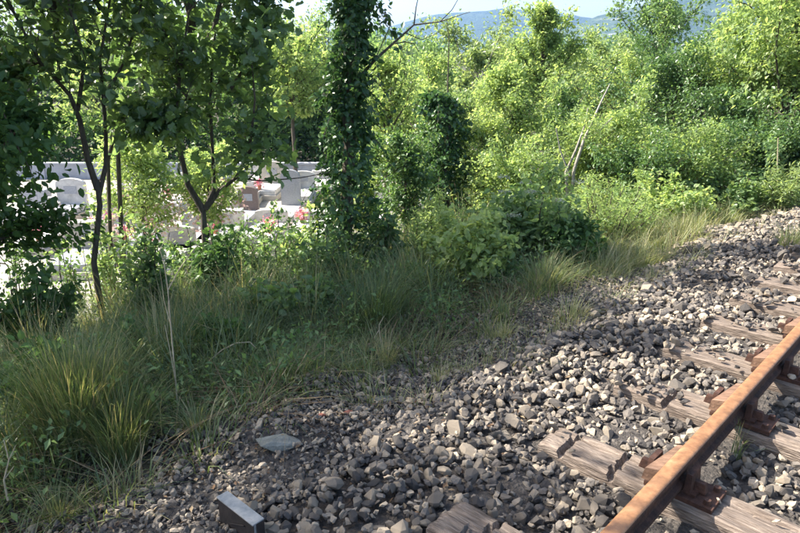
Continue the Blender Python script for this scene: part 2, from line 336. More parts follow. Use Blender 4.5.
# rail: double headed section swept along the track
prof = []
def arc(cx, cz, rx, rz_, a0, a1, k):
    return [(cx + rx * math.cos(R(a)), cz + rz_ * math.sin(R(a))) for a in np.linspace(a0, a1, k)]
half = [(.0, .172), (.012, .1716), (.021, .1704), (.028, .1675), (.0322, .163), (.0345, .156), (.0347, .148), (.033, .138), (.024, .130), (.009, .122), (.0085, .075), (.012, .064), (.03, .057), (.0325, .05), (.03, .035), (.0, .033)]
prof = half + [(-a, b) for a, b in half[-2:0:-1]]
rs = np.concatenate([np.arange(-2.5, 14, .25), np.arange(14, 80, 2.0)])
k = len(prof); V = []
for s in rs:
    wob = .003 * math.sin(s * 1.3)
    for (a, b) in prof: V.append(tl(s, .75 - a + wob, b))
Fq = [[i * k + j, i * k + (j + 1) % k, (i + 1) * k + (j + 1) % k, (i + 1) * k + j] for i in range(len(rs) - 1) for j in range(k)]
mb = MB(); mb.add(V, np.array(Fq)); mb.add([V[j] for j in range(k)], [list(range(k))])
rail = mb.mesh('rail'); rail.polygons.foreach_set('use_smooth', [False] * len(rail.polygons))
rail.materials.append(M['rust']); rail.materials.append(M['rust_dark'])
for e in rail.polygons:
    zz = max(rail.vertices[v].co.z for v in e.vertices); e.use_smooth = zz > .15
    if zz < .1635: e.material_index = 1      # worn running surface stays bright; rusty sides coloured darker to deepen their shade
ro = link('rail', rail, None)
tag(ro, 'long rusty orange rail running diagonally over the wooden sleepers', 'rail')

def sleeper_mesh(seed, cuts, jag):
    """weathered timber: top grid with grain ridges, splits and ragged end; local Y across the track (n), local X along it"""
    r = random.Random(seed); nl, nw = (190, 13) if seed < 11 else (60, 9); L0, L1 = -1.38, 1.4; w = .235; h = .14
    xs = np.linspace(-w / 2, w / 2, nw); ys = np.linspace(L0, L1, nl)
    crack = {r.randrange(2, nw - 2): (r.uniform(-1, .6), r.uniform(.3, 1.3)) for _ in range(6)}
    V = []; 
    for a, y in enumerate(ys):
        for b, x in enumerate(xs):
            z = .006 * noise.noise((x * 30, y * 3, seed)) + .004 * noise.noise((x * 90, y * 6, seed + 3))
            if b in crack and crack[b][0] < y < crack[b][0] + crack[b][1]: z -= .012 + .01 * noise.noise((y * 8, 0, b))
            for c in cuts:
                d = abs(y - c - .05 * x - .004 * math.sin(x * 60 + seed))
                if d < .014: z -= .04
                elif y > c: z -= .004 + .006 * (x > 0)
            edge_ = min(b, nw - 1 - b)
            if edge_ == 0: z -= .008 + .006 * abs(noise.noise((y * 9, seed, 0)))
            ye = y
            if a >= nl - 2: ye = y + jag * noise.noise((x * 25, seed, 1)) ; z -= .004
            if a == nl - 1: z -= .006
            V.append((x + (.006 * noise.noise((y * 5, b * .1, seed)) if edge_ < 2 else 0), ye, z))
    top = len(V); F_ = [(a * nw + b, a * nw + b + 1, (a + 1) * nw + b + 1, (a + 1) * nw + b) for a in range(nl - 1) for b in range(nw - 1)]
    ring = [b for b in range(nw)] + [a * nw + nw - 1 for a in range(1, nl)] + [(nl - 1) * nw + b for b in range(nw - 2, -1, -1)] + [a * nw for a in range(nl - 2, 0, -1)]
    low = []
    for q in ring:
        x, y, z = V[q]; V.append((x * 1.02, y, -h)); low.append(len(V) - 1)
    m_ = len(ring)
    F_ += [(ring[(q + 1) % m_], ring[q], low[q], low[(q + 1) % m_]) for q in range(m_)]
    t = MB(); t.add(V, F_); return t.mesh('timber')
# shared fastening meshes (local frame: X along track, Y = n)
def local(fn):
    t = MB(); fn(t); return t
def chair_fn(t):
    t.box((0, .725, .012), (.18, .29, .022)); t.box((0, .74, .03), (.12, .16, .012))
    # inner jaw (towards the camera) and outer jaw hugging the web
    for sgn, y0 in ((-1, .75 - .052), (1, .75 + .115)):
        t.box((0, y0, .075), (.12, .03, .085), taper=.8); t.box((0, y0 + sgn * .035, .052), (.035, .06, .045), taper=.7)
chair_me = local(chair_fn).mesh('rail_chair'); chair_me.materials.append(M['rust_dark'])
def key_fn(t):
    y0 = .787
    v = [(-.12, y0, .055), (.12, y0, .055), (.12, y0 + .035, .05), (-.12, y0 + .085, .05),
         (-.12, y0, .128), (.12, y0, .14), (.12, y0 + .03, .132), (-.12, y0 + .075, .108)]
    t.add(v, [(0, 3, 2, 1), (4, 5, 6, 7), (0, 1, 5, 4), (1, 2, 6, 5), (2, 3, 7, 6), (3, 0, 4, 7)])
key_me = local(key_fn).mesh('rail_key'); key_me.materials.append(M['key'])
def bolt_fn(t):
    th = np.arange(6) * math.pi / 3; v = [(.018 * math.cos(a), .018 * math.sin(a), 0) for a in th] + [(.015 * math.cos(a), .015 * math.sin(a), .022) for a in th]
    t.add(v, [[5, 4, 3, 2, 1, 0], [6, 7, 8, 9, 10, 11]] + [[a, (a + 1) % 6, 6 + (a + 1) % 6, 6 + a] for a in range(6)])
bolt_me = local(bolt_fn).mesh('bolt'); bolt_me.materials.append(M['rust_dark'])
SL_LAB = {0: 'wooden sleeper nearest the bottom edge, cracked end just showing by the stones', 1: 'split wooden sleeper with two cross cracks, second from the bottom',
          2: 'grey wooden sleeper third from the bottom, half lit where it meets the rail', 3: 'shaded wooden sleeper fourth from the bottom under the rail',
          4: 'weathered sleeper fifth from the bottom, almost buried in stones', 5: 'weathered sleeper sixth from the bottom, where the rail leaves the frame'}
for kk, s in enumerate(SLEEP):
    if s > 13.2: continue
    idx = kk - 2
    lab = SL_LAB.get(idx, 'weathered sleeper, ' + ['sixth', 'seventh', 'eighth', 'ninth', 'tenth', 'eleventh', 'twelfth', 'thirteenth', 'fourteenth', 'fifteenth', 'sixteenth', 'seventeenth'][idx - 5] + ' counted upwards along the rail at the right edge' if idx > 5 else 'wooden sleeper in the ballast below the rail, cropped by the bottom edge')
    if idx == 6: lab = 'weathered sleeper seventh from the bottom, at the right edge above the rail'
    if idx < 0: lab = ['cropped wooden sleeper crossing the very bottom right corner', 'wooden sleeper in the ballast just below the bottom edge'][idx + 1]
    x, y = xy(s, 0)
    e = empty('railway_sleeper', (x, y, 0), lab, 'sleeper', 'sleepers under the rusty rail', rz=math.atan2(DY, DX) + random.Random(kk).uniform(-.012, .012))
    cuts = {1: [1.02, 1.28], 0: [1.19], 2: [1.1]}.get(idx, [])
    me = sleeper_mesh(kk + 3, cuts, .012); o = link('timber', me, e, M['wood'])
    link('rail_chair', chair_me, e); link('rail_key', key_me, e)
    for (bx, by) in ((.06, .61), (-.06, .61)):
        b = link('bolt', bolt_me, e); b.location = (bx, by, .023); 

# bent steel stub standing in the ballast at lower left
p0 = W(217, 498, 2.28); p1 = W(262, 524, 2.06)
ctr = (p0 + p1) / 2; ax = p1 - p0; L = .265; ang = math.atan2(ax.y, ax.x)
base = Vector((ctr.x + .0, ctr.y + .02, H(ctr.x, ctr.y) + .0))
st = empty('steel_stub', base, 'short grey steel channel stub with rusty face standing in the ballast at bottom left', 'metal stub', rz=ang)
def boxpart(name, c, d, m, par, rz=0, tilt=None):
    t = MB(); t.box((0, 0, 0), d, rz, tilt=tilt); o = link(name, t.mesh(name), par, m); o.location = c; return o
HT = .155
def bev(o, w_=.003):
    md = o.modifiers.new('bevel', 'BEVEL'); md.width = w_; md.segments = 2; return o
bev(boxpart('top_flange', (0, .0, HT), (L, .058, .008), M['steel'], st))
bev(boxpart('web', (0, -.021, HT / 2 - .06), (L - .004, .008, HT + .11), M['steel_rust'], st))
bev(boxpart('end_plate', (L / 2 - .004, .002, HT - .06), (.006, .05, .11), M['steel'], st))
t = MB(); th = np.linspace(-.35, .65, 9)
t.tube([(.0 + a * .11, -.03, HT - .065 + .05 * a) for a in th], .0035, 5); t.build  # weld seam line across the face
o = link('weld_rod', t.mesh('weld_rod'), st, M['steel_rust'])
boxpart('end_dark_box', (L / 2 + .001, .006, HT - .05), (.006, .036, .09), M['steel_rust'], st)  # dark box whose colour stands in for shade inside the hollow end

# slab stone, mossy stone, brick fragments
def rock(name, loc, r, sq, m, label, cat, seed, group=None, rz=0, n=26):
    hv, hf = hull(seed, n, sq); t = MB(); t.add(hv * r, hf)
    o = link(name, t.mesh(name), None, m); o.location = loc; o.rotation_euler = (random.Random(seed).uniform(-.1, .1), random.Random(seed + 1).uniform(-.1, .1), rz)
    bev(o, r * .05); return tag(o, label, cat, group)
p = W(279, 449, 2.93); rock('flat_stone', (p.x, p.y, H(p.x, p.y) + .035), .14, (1, .72, .28), M['beige_slab'], 'large flat grey-beige stone lying on the pebbles above the steel stub', 'stone', 301, n=13)
p = W(383, 409, 3.5); rock('mossy_stone', (p.x, p.y, H(p.x, p.y) + .005), .1, (1, .5, .3), M['slab'], 'low dull stone half buried at the edge of the grass above the ballast', 'stone', 311)
p = W(348, 419, 3.25); rock('brick_fragment', (p.x, p.y, H(p.x, p.y) + .03), .04, (1, .7, .5), M['brick'], 'reddish brick fragment among pale stones near the middle', 'brick fragment', 321)
p = W(322, 424, 3.2); rock('brick_fragment', (p.x, p.y, H(p.x, p.y) + .03), .028, (1, .7, .5), M['brick'], 'small reddish brick chip left of the larger brick fragment', 'brick fragment', 323)
p = W(222, 402, 3.9); rock('brown_stone', (p.x, p.y, H(p.x, p.y) + .04), .08, (1, .5, .4), M['brick'], 'dark reddish brown stone in the shade beside the fallen stick', 'stone', 325)

# ================================================================ TREES
rng = np.random.default_rng(11)
def twig_tree(loc, ht, tr, spread, cb, nl, seed, lean=(0, 0), ntw=7, limbs=None, up=.7):
    """returns (tubes, twig points, twig dirs); all in world coordinates"""
    g = np.random.default_rng(seed); loc = np.array(loc); tubes = []; TP = []; TD = []
    t = np.linspace(0, 1, 9)
    tr_pts = loc + np.stack([lean[0] * ht * t ** 1.4 + g.normal(0, .015 * ht, 9) * t, lean[1] * ht * t ** 1.4 + g.normal(0, .015 * ht, 9) * t, ht * .93 * t - .1 * (t == 0)], 1)
    mains = []
    if limbs is None:
        tubes.append((tr_pts, tr * (1 - t * .85)))
        for q in range(nl):
            f = cb + (1 - cb) * ((q + g.random()) / nl); k = f * 8; i0 = min(int(k), 7)
            p = tr_pts[i0] * (1 - k + i0) + tr_pts[i0 + 1] * (k - i0)
            az = q * 2.399 + g.normal(0, .4); el = up * (.5 + .7 * f) + g.normal(0, .15)
            prof_ = (.45 + .75 * math.sin(math.pi * min(1, max(0.05, (f - cb) / (1.02 - cb)) ** .75))) * spread
            ln = prof_ * g.uniform(.4, 1.35)
            d = np.array([math.cos(az) * math.cos(el), math.sin(az) * math.cos(el), math.sin(el)])
            u = np.linspace(0, 1, 6)[:, None]
            pts = p + d * ln * u + np.array([0, 0, .22 * ln]) * u ** 2 * g.uniform(-.6, 1) + g.normal(0, .03 * ln, (6, 3)) * u
            mains.append((pts, tr * .42 * (1 - f * .5)))
    else:
        for pts, r0 in limbs: mains.append((np.array([list(p) for p in pts]), r0))
    for pts, r0 in mains:
        u = np.linspace(0, 1, len(pts))
        if limbs is not None and r0 >= .05: tubes.append((pts, r0 * .66 * (1 - u * .25))); continue
        tubes.append((pts, r0 * (1 - u * .8)))
        ln = np.linalg.norm(pts[-1] - pts[0])
        for _ in range(ntw):
            f = g.uniform(.45 if limbs is not None and r0 > .026 else .2, 1) ; k = f * (len(pts) - 1); i0 = min(int(k), len(pts) - 2)
            p = pts[i0] * (1 - k + i0) + pts[i0 + 1] * (k - i0)
            d = unit(unit(pts[-1] - pts[0]) * .8 + g.normal(0, .6, 3) + np.array([0, 0, .15]))
            tl_ = ln * g.uniform(.22, .5) * (1.15 - .5 * f)
            u2 = np.linspace(0, 1, 4)[:, None]; tp = p + d * tl_ * u2 + g.normal(0, .05 * tl_, (4, 3)) * u2 - np.array([0, 0, .1 * tl_]) * u2 ** 2
            tubes.append((tp, max(r0 * .22, .0025) * (1 - u2[:, 0] * .75)))
            w2 = np.linspace(.1, 1.05, 6)[:, None]; TP.append(p + d * tl_ * w2 - np.array([0, 0, .1 * tl_]) * w2 ** 2); TD.append(np.repeat(d[None], 6, 0))
    return tubes, np.concatenate(TP), np.concatenate(TD)
def crown_leaves(mb, TP, TD, n, size, shape, seed, jit, bright=.5, droop=.45, single=None):
    g = np.random.default_rng(seed); k = g.integers(0, len(TP), n)
    w_ = g.random(len(TP)) ** 1.6 + .05; k = g.choice(len(TP), n, p=w_ / w_.sum())
    P = TP[k] + g.normal(0, jit, (n, 3)) * np.array([1, 1, .75])
    D = TD[k] * .7 + g.normal(0, .65, (n, 3)) - np.array([0, 0, droop]); U = g.normal(0, .55, (n, 3)) + np.array([0, 0, 1.])
    cl = g.random(len(TP))[k // 1]; rnd = bright + .28 * (cl - .5) + g.normal(0, .2, n)
    sz = size * g.uniform(.5, 1.3, n)
    if single is None: leaves(mb, P, D, U, sz, shape, rnd); return
    # leaves big enough in view become parts of their own
    dz = P[:, 2] - CAMZ; dep = P[:, 1] * cp - dz * sp_; up = P[:, 1] * sp_ + dz * cp
    vis = (dep > .5) & (np.abs(P[:, 0] / dep) < 395 / F) & (np.abs(up / dep) < 262 / F)
    Dn = unit(D); Wd = unit(np.cross(Dn, U)); U2 = np.cross(Wd, Dn)
    face = np.abs(np.einsum('ij,ij->i', U2, unit(P - np.array([0, 0, CAMZ])))) + .3
    sco = np.where(vis, sz / np.maximum(dep, .1) * face, 0)
    top = np.argsort(-sco)[:300]; msk = np.ones(n, bool); msk[top] = False
    leaves(mb, P[msk], D[msk], U[msk], sz[msk], shape, rnd[msk])
    for q in top:
        o = link('leaf', single['me'][int(min(4, max(0, rnd[q] * 5)))], single['par'])
        m3 = Matrix(np.stack([Dn[q], Wd[q], U2[q]], 1).tolist()).to_4x4()
        o.matrix_local = Matrix.Translation(Vector(P[q].tolist()) - single['par'].location) @ m3 @ Matrix.Scale(float(sz[q]), 4)
def leaf_set(shape, m):
    r = []
    for q in range(5):
        t = MB(); t.add(*TL[shape], a=.1 + .2 * q); me = t.mesh('leaf'); me.materials.append(m); r.append(me)
    return r
GB_ = 'trees beyond the cemetery wall'
def tree(name, label, cat, loc, ht, tr, spread, cb, nl, nleaf, size, shape, m, seed, group=None, lean=(0, 0), ntw=7, limbs=None, bark='bark', jit=.1, bright=.5, up=.7, single=False, parts=('trunk', 'crown'), droop=.45, k=7):
    e = empty(name, loc, label, cat, group)
    if label.find('beyond') >= 0 or group == GB_: ntw = 6
    tubes, TP, TD = twig_tree(loc, ht, tr, spread, cb, nl, seed, lean, ntw, limbs, up)
    t = MB()
    for pts, r0 in tubes: t.tube(pts, r0, k if np.max(r0) > .02 else 3)
    t.build(parts[0], M[bark], e, smooth=True)
    t = MB(); crown_leaves(t, TP, TD, nleaf, size, shape, seed + 1, jit, bright, droop, dict(me=leaf_set(shape, M[m]), par=e) if single else None)
    t.build(parts[1], M[m], e)
    return e
def L_(pts): return [W(*p) for p in pts]

# --- three near trees on the left, trunks traced at their own distances
Yb = 7.0; b0 = G(205, Yb)
tree('broadleaf_tree', 'young broad-leaved tree forking low above the grass, left of the gap with the graves', 'tree', b0, 5, .06, 1, .3, 0, 5300, .115, 'palm', 'l_big', 21, ntw=12, jit=.14, bright=.5, single=True,
     limbs=[(np.array([list(b0 - Vector((0, 0, .1)))] + [list(W(205, 240, Yb)), list(W(204, 222, Yb)), list(W(203, 208, Yb))]), .062),
            (L_([(203, 210, Yb), (188, 185, Yb), (180, 150, Yb - .1), (176, 110, Yb - .2), (182, 60, Yb - .3), (190, 5, Yb - .3)]), .04),
            (L_([(205, 209, Yb), (214, 190, Yb), (213, 160, Yb + .1), (210, 100, Yb + .2), (214, 40, Yb + .2), (225, -20, Yb + .3)]), .03),
            (L_([(206, 209, Yb), (220, 190, Yb), (236, 178, Yb), (250, 150, Yb), (255, 100, Yb - .2), (250, 40, Yb - .4)]), .03),
            (L_([(190, 100, Yb), (165, 70, Yb + .2), (150, 40, Yb + .3), (135, 0, Yb + .2)]), .022),
            (L_([(230, 90, Yb), (250, 60, Yb + .1), (262, 30, Yb), (258, -20, Yb)]), .022),
            (L_([(185, 130, Yb), (160, 120, Yb - .3), (145, 118, Yb - .5)]), .014),
            (L_([(190, 60, Yb), (190, -10, Yb + .2), (175, -90, Yb + .4), (180, -170, Yb + .3)]), .03),
            (L_([(214, 30, Yb), (230, -40, Yb), (250, -110, Yb + .2)]), .025), (L_([(205, 0, Yb), (160, -60, Yb - .3), (130, -110, Yb - .3)]), .025)] +
           [(np.array([b0 + Vector(p) for p in ((.1, .1, 3.2), (.1 + .5 * dx, .1 + .5 * dy, 4.6), (.1 + dx, .1 + dy, zz))]), .026) for dx, dy, zz in ((.2, .1, 5.6), (-.7, .2, 5.0))])
e = [o for o in C.objects if o.name == 'broadleaf_tree'][0]
t = MB()
for ln in ([(236, 178, Yb), (262, 181, Yb), (300, 178, Yb + .1), (332, 172, Yb + .1)], [(248, 180, Yb), (262, 166, Yb)]): t.tube(L_(ln), np.linspace(.011, .004, len(ln)), 5)
t.build('side_branch', M['bark'], e, smooth=True)
Ya = 6.3; b0 = G(95, Ya)
tree('leaning_tree', 'slender tree with bare lower trunk leaning left, in front of the beige gravestone', 'tree', b0, 5, .06, 1, .3, 0, 4300, .1, 'ovate', 'l_big', 22, ntw=12, jit=.12, bright=.35, single=True,
     limbs=[(np.array([list(b0 - Vector((0, 0, .1)))] + [list(W(94, 262, Ya)), list(W(97, 235, Ya)), list(W(100, 205, Ya)), list(W(97, 180, Ya))]), .05),
            (L_([(98, 190, Ya), (88, 160, Ya), (80, 120, Ya), (70, 95, Ya - .1), (40, 62, Ya - .2), (15, 15, Ya - .3), (-10, -30, Ya - .3)]), .034),
            (L_([(99, 195, Ya), (106, 165, Ya + .1), (106, 130, Ya + .1), (100, 60, Ya), (110, 0, Ya), (100, -60, Ya)]), .028),
            (L_([(78, 110, Ya), (85, 60, Ya - .2), (70, 10, Ya - .3), (60, -50, Ya - .4)]), .022),
            (L_([(60, 80, Ya), (55, 40, Ya + .3), (40, -20, Ya + .4)]), .02), (L_([(40, 62, Ya), (20, 70, Ya), (-15, 60, Ya)]), .014),
            (L_([(104, 100, Ya), (125, 60, Ya + .2), (140, 10, Ya + .2), (150, -50, Ya)]), .02),
            (L_([(100, 10, Ya), (60, -60, Ya - .3), (20, -130, Ya - .4)]), .02), (L_([(100, -40, Ya), (110, -120, Ya), (100, -180, Ya)]), .02)] +
           [(np.array([b0 + Vector(p) for p in ((0, 0, 3.2), (.5 * dx, .5 * dy, 4.4), (dx, dy, zz))]), .024) for dx, dy, zz in ((-.1, .1, 5.6), (-.9, .4, 5.0))])
b0 = G(-32, 5.6)
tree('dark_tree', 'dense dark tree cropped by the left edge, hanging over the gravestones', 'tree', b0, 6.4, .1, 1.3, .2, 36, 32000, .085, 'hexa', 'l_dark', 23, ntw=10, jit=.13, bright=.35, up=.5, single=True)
for q, (x, y, ht, sp, nlf, lb) in enumerate([(-5.6, 3.5, 7.2, 1.5, 3900, 'tall bank tree just outside the left edge, nearest the dark tree'), (-6.3, 4.9, 8.2, 1.7, 4000, 'tallest bank tree just outside the left edge, behind the others'), (-5.9, 1.6, 7.4, 1.5, 3600, 'tall bank tree outside the left edge, closest to the camera')]):
    tree('bank_tree', lb, 'tree', (x, y, H(x, y)), ht, .08, sp, .3, 22, nlf, .12, 'hexa', 'l_mid', 61 + q, 'trees on the bank left of the view', ntw=9, jit=.1, bright=.4)
# two bare leaning poles seen between the crowns
e = empty('leaning_sapling', G(112, 9), 'pair of dark leaning stems seen between the two left crowns', 'tree')
t = MB(); q = G(100, 9.0)
t.tube([q] + L_([(108, 160, 9), (116, 130, 9), (128, 105, 9), (142, 80, 9)]), np.linspace(.032, .022, 5), 6)
t.tube([q + Vector((.2, 0, 0))] + L_([(118, 150, 9), (128, 125, 9), (134, 108, 9), (146, 70, 9)]), np.linspace(.035, .024, 5), 6)
t.build('trunk', M['bark'], e, smooth=True)
g = np.random.default_rng(4); t = MB(); c_ = np.array(list(W(150, 60, 9))); TPc = c_ + g.normal(0, .4, (60, 3))
crown_leaves(t, TPc, g.normal(0, 1, (60, 3)), 900, .12, 'ovate', 5, .12, .6); t.build('crown', M['l_mid'], e)

# --- ivy columns
def ivy(name, label, path, rad, lobes, nleaf, size, seed, trunk_r, extra=None, bare=None):
    e = empty(name, path[0], label, 'tree', None); g = np.random.default_rng(seed)
    P0 = np.array([list(p) for p in path]); t = MB(); t.tube(P0, np.linspace(trunk_r, trunk_r * .5, len(P0)), 8)
    t.build('trunk', M['bark'], e, smooth=True)
    u = g.random(nleaf); k = u * (len(P0) - 1); i0 = np.minimum(k.astype(int), len(P0) - 2); fr = (k - i0)[:, None]
    c = P0[i0] * (1 - fr) + P0[i0 + 1] * fr
    az = g.uniform(0, 2 * math.pi, nleaf)
    lump = np.interp(u, np.linspace(0, 1, len(lobes)), lobes) * (1 + .4 * np.sin(az * 2 + u * 23) + .3 * np.sin(az * 3 - u * 41 + 1) + .15 * np.sin(u * 90))
    rr = rad * lump * np.sqrt(g.uniform(.25, 1.15, nleaf))
    o_ = np.stack([np.cos(az), np.sin(az), np.zeros(nleaf)], 1)
    P = c + o_ * rr[:, None] + g.normal(0, .03, (nleaf, 3)) - np.array([0, 0, 1]) * (rr * .25)[:, None]
    D = o_ * .6 + g.normal(0, .75, (nleaf, 3)) - np.array([0, 0, .55]); U = o_ * .8 + g.normal(0, .6, (nleaf, 3)) + np.array([0, 0, .5])
    hole = np.sin(az * 2.0 + u * 37) * np.sin(u * 61 - az) > .62
    P, D, U, m_ = P[~hole], D[~hole], U[~hole], int((~hole).sum())
    sp_t = MB(); SP = []
    for q in range(46):
        uu = g.uniform(.08, .95) * (len(P0) - 1); i1 = int(uu); c1 = P0[i1] * (1 - uu + i1) + P0[i1 + 1] * (uu - i1); a1 = g.uniform(0, 6.28); l1 = g.uniform(.22, .5)
        w1 = np.linspace(0, 1, 6)[:, None]; pp = c1 + np.array([math.cos(a1), math.sin(a1), .25]) * (.12 + l1 * w1) - np.array([0, 0, 1]) * l1 * 1.1 * w1 ** 2
        sp_t.tube(pp, .004, 3); SP.append(np.repeat(pp[1:], 5, 0) + g.normal(0, .025, (25, 3)))
    tag(sp_t.build('trailing_stems', M['bark'], e), kind='stuff'); SP = np.concatenate(SP)
    P = np.concatenate([P, SP]); D = np.concatenate([D, g.normal(0, .6, SP.shape) - np.array([0, 0, .5])]); U = np.concatenate([U, g.normal(0, .5, SP.shape) + np.array([0, 0, 1.])]); m_ = len(P)
    t = MB(); leaves(t, P, D, U, size * g.uniform(.45, 1.3, m_), 'ovate', g.beta(1.6, 2.6, m_)); t.build('ivy', M['l_ivy'], e)
    if bare:
        t = MB()
        for ln, r0 in bare: t.tube(L_(ln), np.linspace(r0, .003, len(ln)), 5)
        t.build('bare_branch', M['bark'], e, smooth=True)
    return e
Yi = 7.6
ivy('ivy_clad_tree', 'tall trunk wrapped in dark ivy with a bare branch, rising out of the frame', [G(346, Yi) - Vector((0, 0, .1))] + L_([(346, 230, Yi), (348, 180, Yi), (350, 130, Yi), (344, 90, Yi), (353, 40, Yi), (352, 0, Yi), (356, -60, Yi), (350, -130, Yi), (352, -200, Yi), (345, -290, Yi), (350, -380, Yi)]),
    .24, [1.4, 1.6, 1.3, 1.15, .6, 1.0, .62, .85, 1.0, 1.0, 1.1, 1.0, .6], 13000, .075, 31, .09,
    bare=[([(352, 86, Yi), (375, 60, Yi), (395, 42, Yi), (414, 25, Yi + .1), (440, 22, Yi + .1), (470, 12, Yi + .1)], .022), ([(395, 44, Yi), (405, 42, Yi), (414, 44, Yi), (419, 52, Yi)], .009),
          ([(414, 25, Yi), (416, 8, Yi), (421, -15, Yi)], .009), ([(405, 33, Yi), (422, 40, Yi), (440, 32, Yi)], .006), ([(440, 22, Yi), (452, 10, Yi), (460, -4, Yi)], .006), ([(375, 60, Yi), (390, 26, Yi), (385, 10, Yi)], .007)])
Yj = 10.5
ivy('ivy_clad_stump', 'shorter dead trunk smothered in dark ivy, right of the tall ivy tree', [G(446, Yj) - Vector((0, 0, .1))] + L_([(446, 190, Yj), (444, 160, Yj), (450, 130, Yj), (440, 105, Yj), (436, 92, Yj)]),
    .27, [1.5, 1.3, 1.1, .8, 1.0, .85, .5], 4200, .08, 32, .07, bare=[([(447, 120, Yj), (448, 80, Yj), (449, 40, Yj), (447, 20, Yj)], .016)])

# --- thicket and trees behind, front to back
GT = 'trees and saplings in the thicket behind the track'
def mid(px, Y, top, hw, cbase, m, nleaf, size, label, seed, shape='simple', bark='bark', bright=.5, name='tree', nl=18, jit=None, group=GT, lean=(0, 0), ntw=13, up=.7, tr=None, cat='tree'):
    b = G(px, Y); zt = W(px, top, Y).z; ht = (zt - b.z); ppm = F / (Y / cp)
    cb = max(.05, min(.8, (W(px, cbase, Y).z - b.z) / ht)); sp = hw / ppm * 1.1
    nleaf = int(nleaf * (1.05 if name == 'tree' else .9)); size = size * (.8 if name == 'tree' else 1); nl = int(nl * 1.3); shape = 'simple' if Y > 10.4 else 'hexa'
    return tree(name, label, cat, b, ht, tr or (.018 * ht + .01), sp, cb, nl, nleaf, size, shape, M and m, seed, group, ntw=ntw, jit=jit or .04 * sp + .03, bright=bright, bark=bark, lean=lean, up=up)
mid(300, 22, 45, 42, 112, 'l_yel', 9000, .2, 'yellow-green tree behind the cemetery, left of the tall ivy trunk', 101, nl=22)
mid(388, 12, 60, 38, 170, 'l_yel', 6500, .1, 'thin many-stemmed yellow-green sapling between the two ivy trunks', 102, 'ovate', bright=.5, up=1.0, nl=20)
mid(415, 17, 66, 40, 150, 'l_mid', 9000, .15, 'light green tree behind the short ivy stump', 103)
mid(500, 11.5, 78, 46, 215, 'l_yel', 15000, .085, 'bushy yellow-green tree right of the short ivy stump', 104, 'ovate', nl=26, up=.9)
mid(527, 15, 4, 36, 150, 'l_yel', 11000, .12, 'tall airy yellow-green tree reaching the hill line near the centre', 105, nl=24, up=.95)
mid(590, 16.5, 50, 42, 165, 'l_pale', 12000, .12, 'pale green tree in front of the hill, left of the dark green one', 106, nl=24)
mid(630, 19, 2, 42, 120, 'l_mid', 11000, .15, 'tall tree with small open crown standing against the far hill', 107, nl=22)
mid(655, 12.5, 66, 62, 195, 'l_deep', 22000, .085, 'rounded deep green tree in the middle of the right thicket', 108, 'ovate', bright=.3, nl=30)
mid(760, 12.0, -30, 84, 200, 'l_yel', 62000, .115, 'tall bright yellow-green tree filling the upper right corner', 109, 'ovate', nl=40, up=.9)
mid(835, 11, -40, 56, 190, 'l_deep', 24000, .09, 'darker green tree cropped by the right edge beside the bright one', 110, 'ovate', bright=.3, nl=26)
mid(712, 11, 108, 46, 215, 'l_deep', 13000, .075, 'dense green sapling below the bright upper right tree', 111, 'ovate', nl=24)
mid(588, 10.5, 125, 48, 222, 'l_yel', 13000, .075, 'low yellow-green sapling around the pale leaning trunks', 112, 'ovate', nl=24)
mid(550, 12.5, 95, 36, 200, 'l_deep', 9000, .085, 'mid green sapling behind the pale leaning trunks', 113, 'ovate')
mid(470, 26, 52, 50, 140, 'l_pale', 9000, .22, 'silvery green tree far behind the bare branch', 114, bark='bark_pale')
mid(640, 10.2, 150, 45, 225, 'l_yel', 10000, .07, 'small bright sapling at the foot of the right thicket', 115, 'ovate')
mid(775, 9.8, 150, 38, 225, 'l_mid', 9000, .07, 'leafy sapling at the right edge above the grass strip', 116, 'ovate')
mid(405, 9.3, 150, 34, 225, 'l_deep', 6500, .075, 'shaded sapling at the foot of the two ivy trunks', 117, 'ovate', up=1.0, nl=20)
mid(150, 13.5, 146, 34, 225, 'l_yel', 6500, .11, 'bright flowering bush among the graves at left', 118, 'ovate', jit=.14, name='flowering_bush', cat='bush', group='bushes among the graves')
mid(215, 14.5, 158, 38, 220, 'l_yel', 6500, .12, 'bright flowering bush behind the forked tree, before the low wall', 119, 'ovate', name='flowering_bush', cat='bush', group='bushes among the graves')
for q, (px, Y, top, hw, m, sz, br, lb) in enumerate([
 (425, 15, 62, 40, 'l_yel', .11, .5, 'yellow-green tree just left of the short ivy stump'), (455, 13.5, 95, 30, 'l_mid', .09, .7, 'light green sapling rising behind the short ivy stump'),
 (545, 18, 62, 42, 'l_mid', .13, .8, 'fresh green tree behind the tall airy one near the centre'), (612, 13.5, 70, 36, 'l_yel', .085, .6, 'yellow-green tree directly above the pale dead trunks'),
 (690, 15.5, 80, 44, 'l_mid', .11, .7, 'green tree in the dip of the hill line'), (510, 9.4, 165, 38, 'l_yel', .065, .5, 'low bright sapling behind the elder'),
 (625, 9.6, 160, 40, 'l_deep', .065, .6, 'low green sapling right of the pale dead trunks'), (680, 9.8, 165, 42, 'l_yel', .065, .4, 'low yellowish sapling behind the flower-spike shrub'),
 (745, 10.0, 150, 42, 'l_deep', .07, .4, 'low deep green sapling under the bright upper right tree'), (815, 9.6, 120, 44, 'l_yel', .075, .4, 'yellow-green sapling cropped by the right edge'),
 (480, 10.5, 130, 34, 'l_yel', .07, .7, 'light yellow sapling just right of the ivy stump'), (365, 10.5, 140, 26, 'l_yel', .08, .6, 'thin light sapling showing just right of the tall ivy trunk')]):
    mid(px, Y, top, hw, 235, m, 9500, sz, lb, 150 + q, 'ovate' if Y < 14 else 'simple', bright=br, nl=22, up=.9)
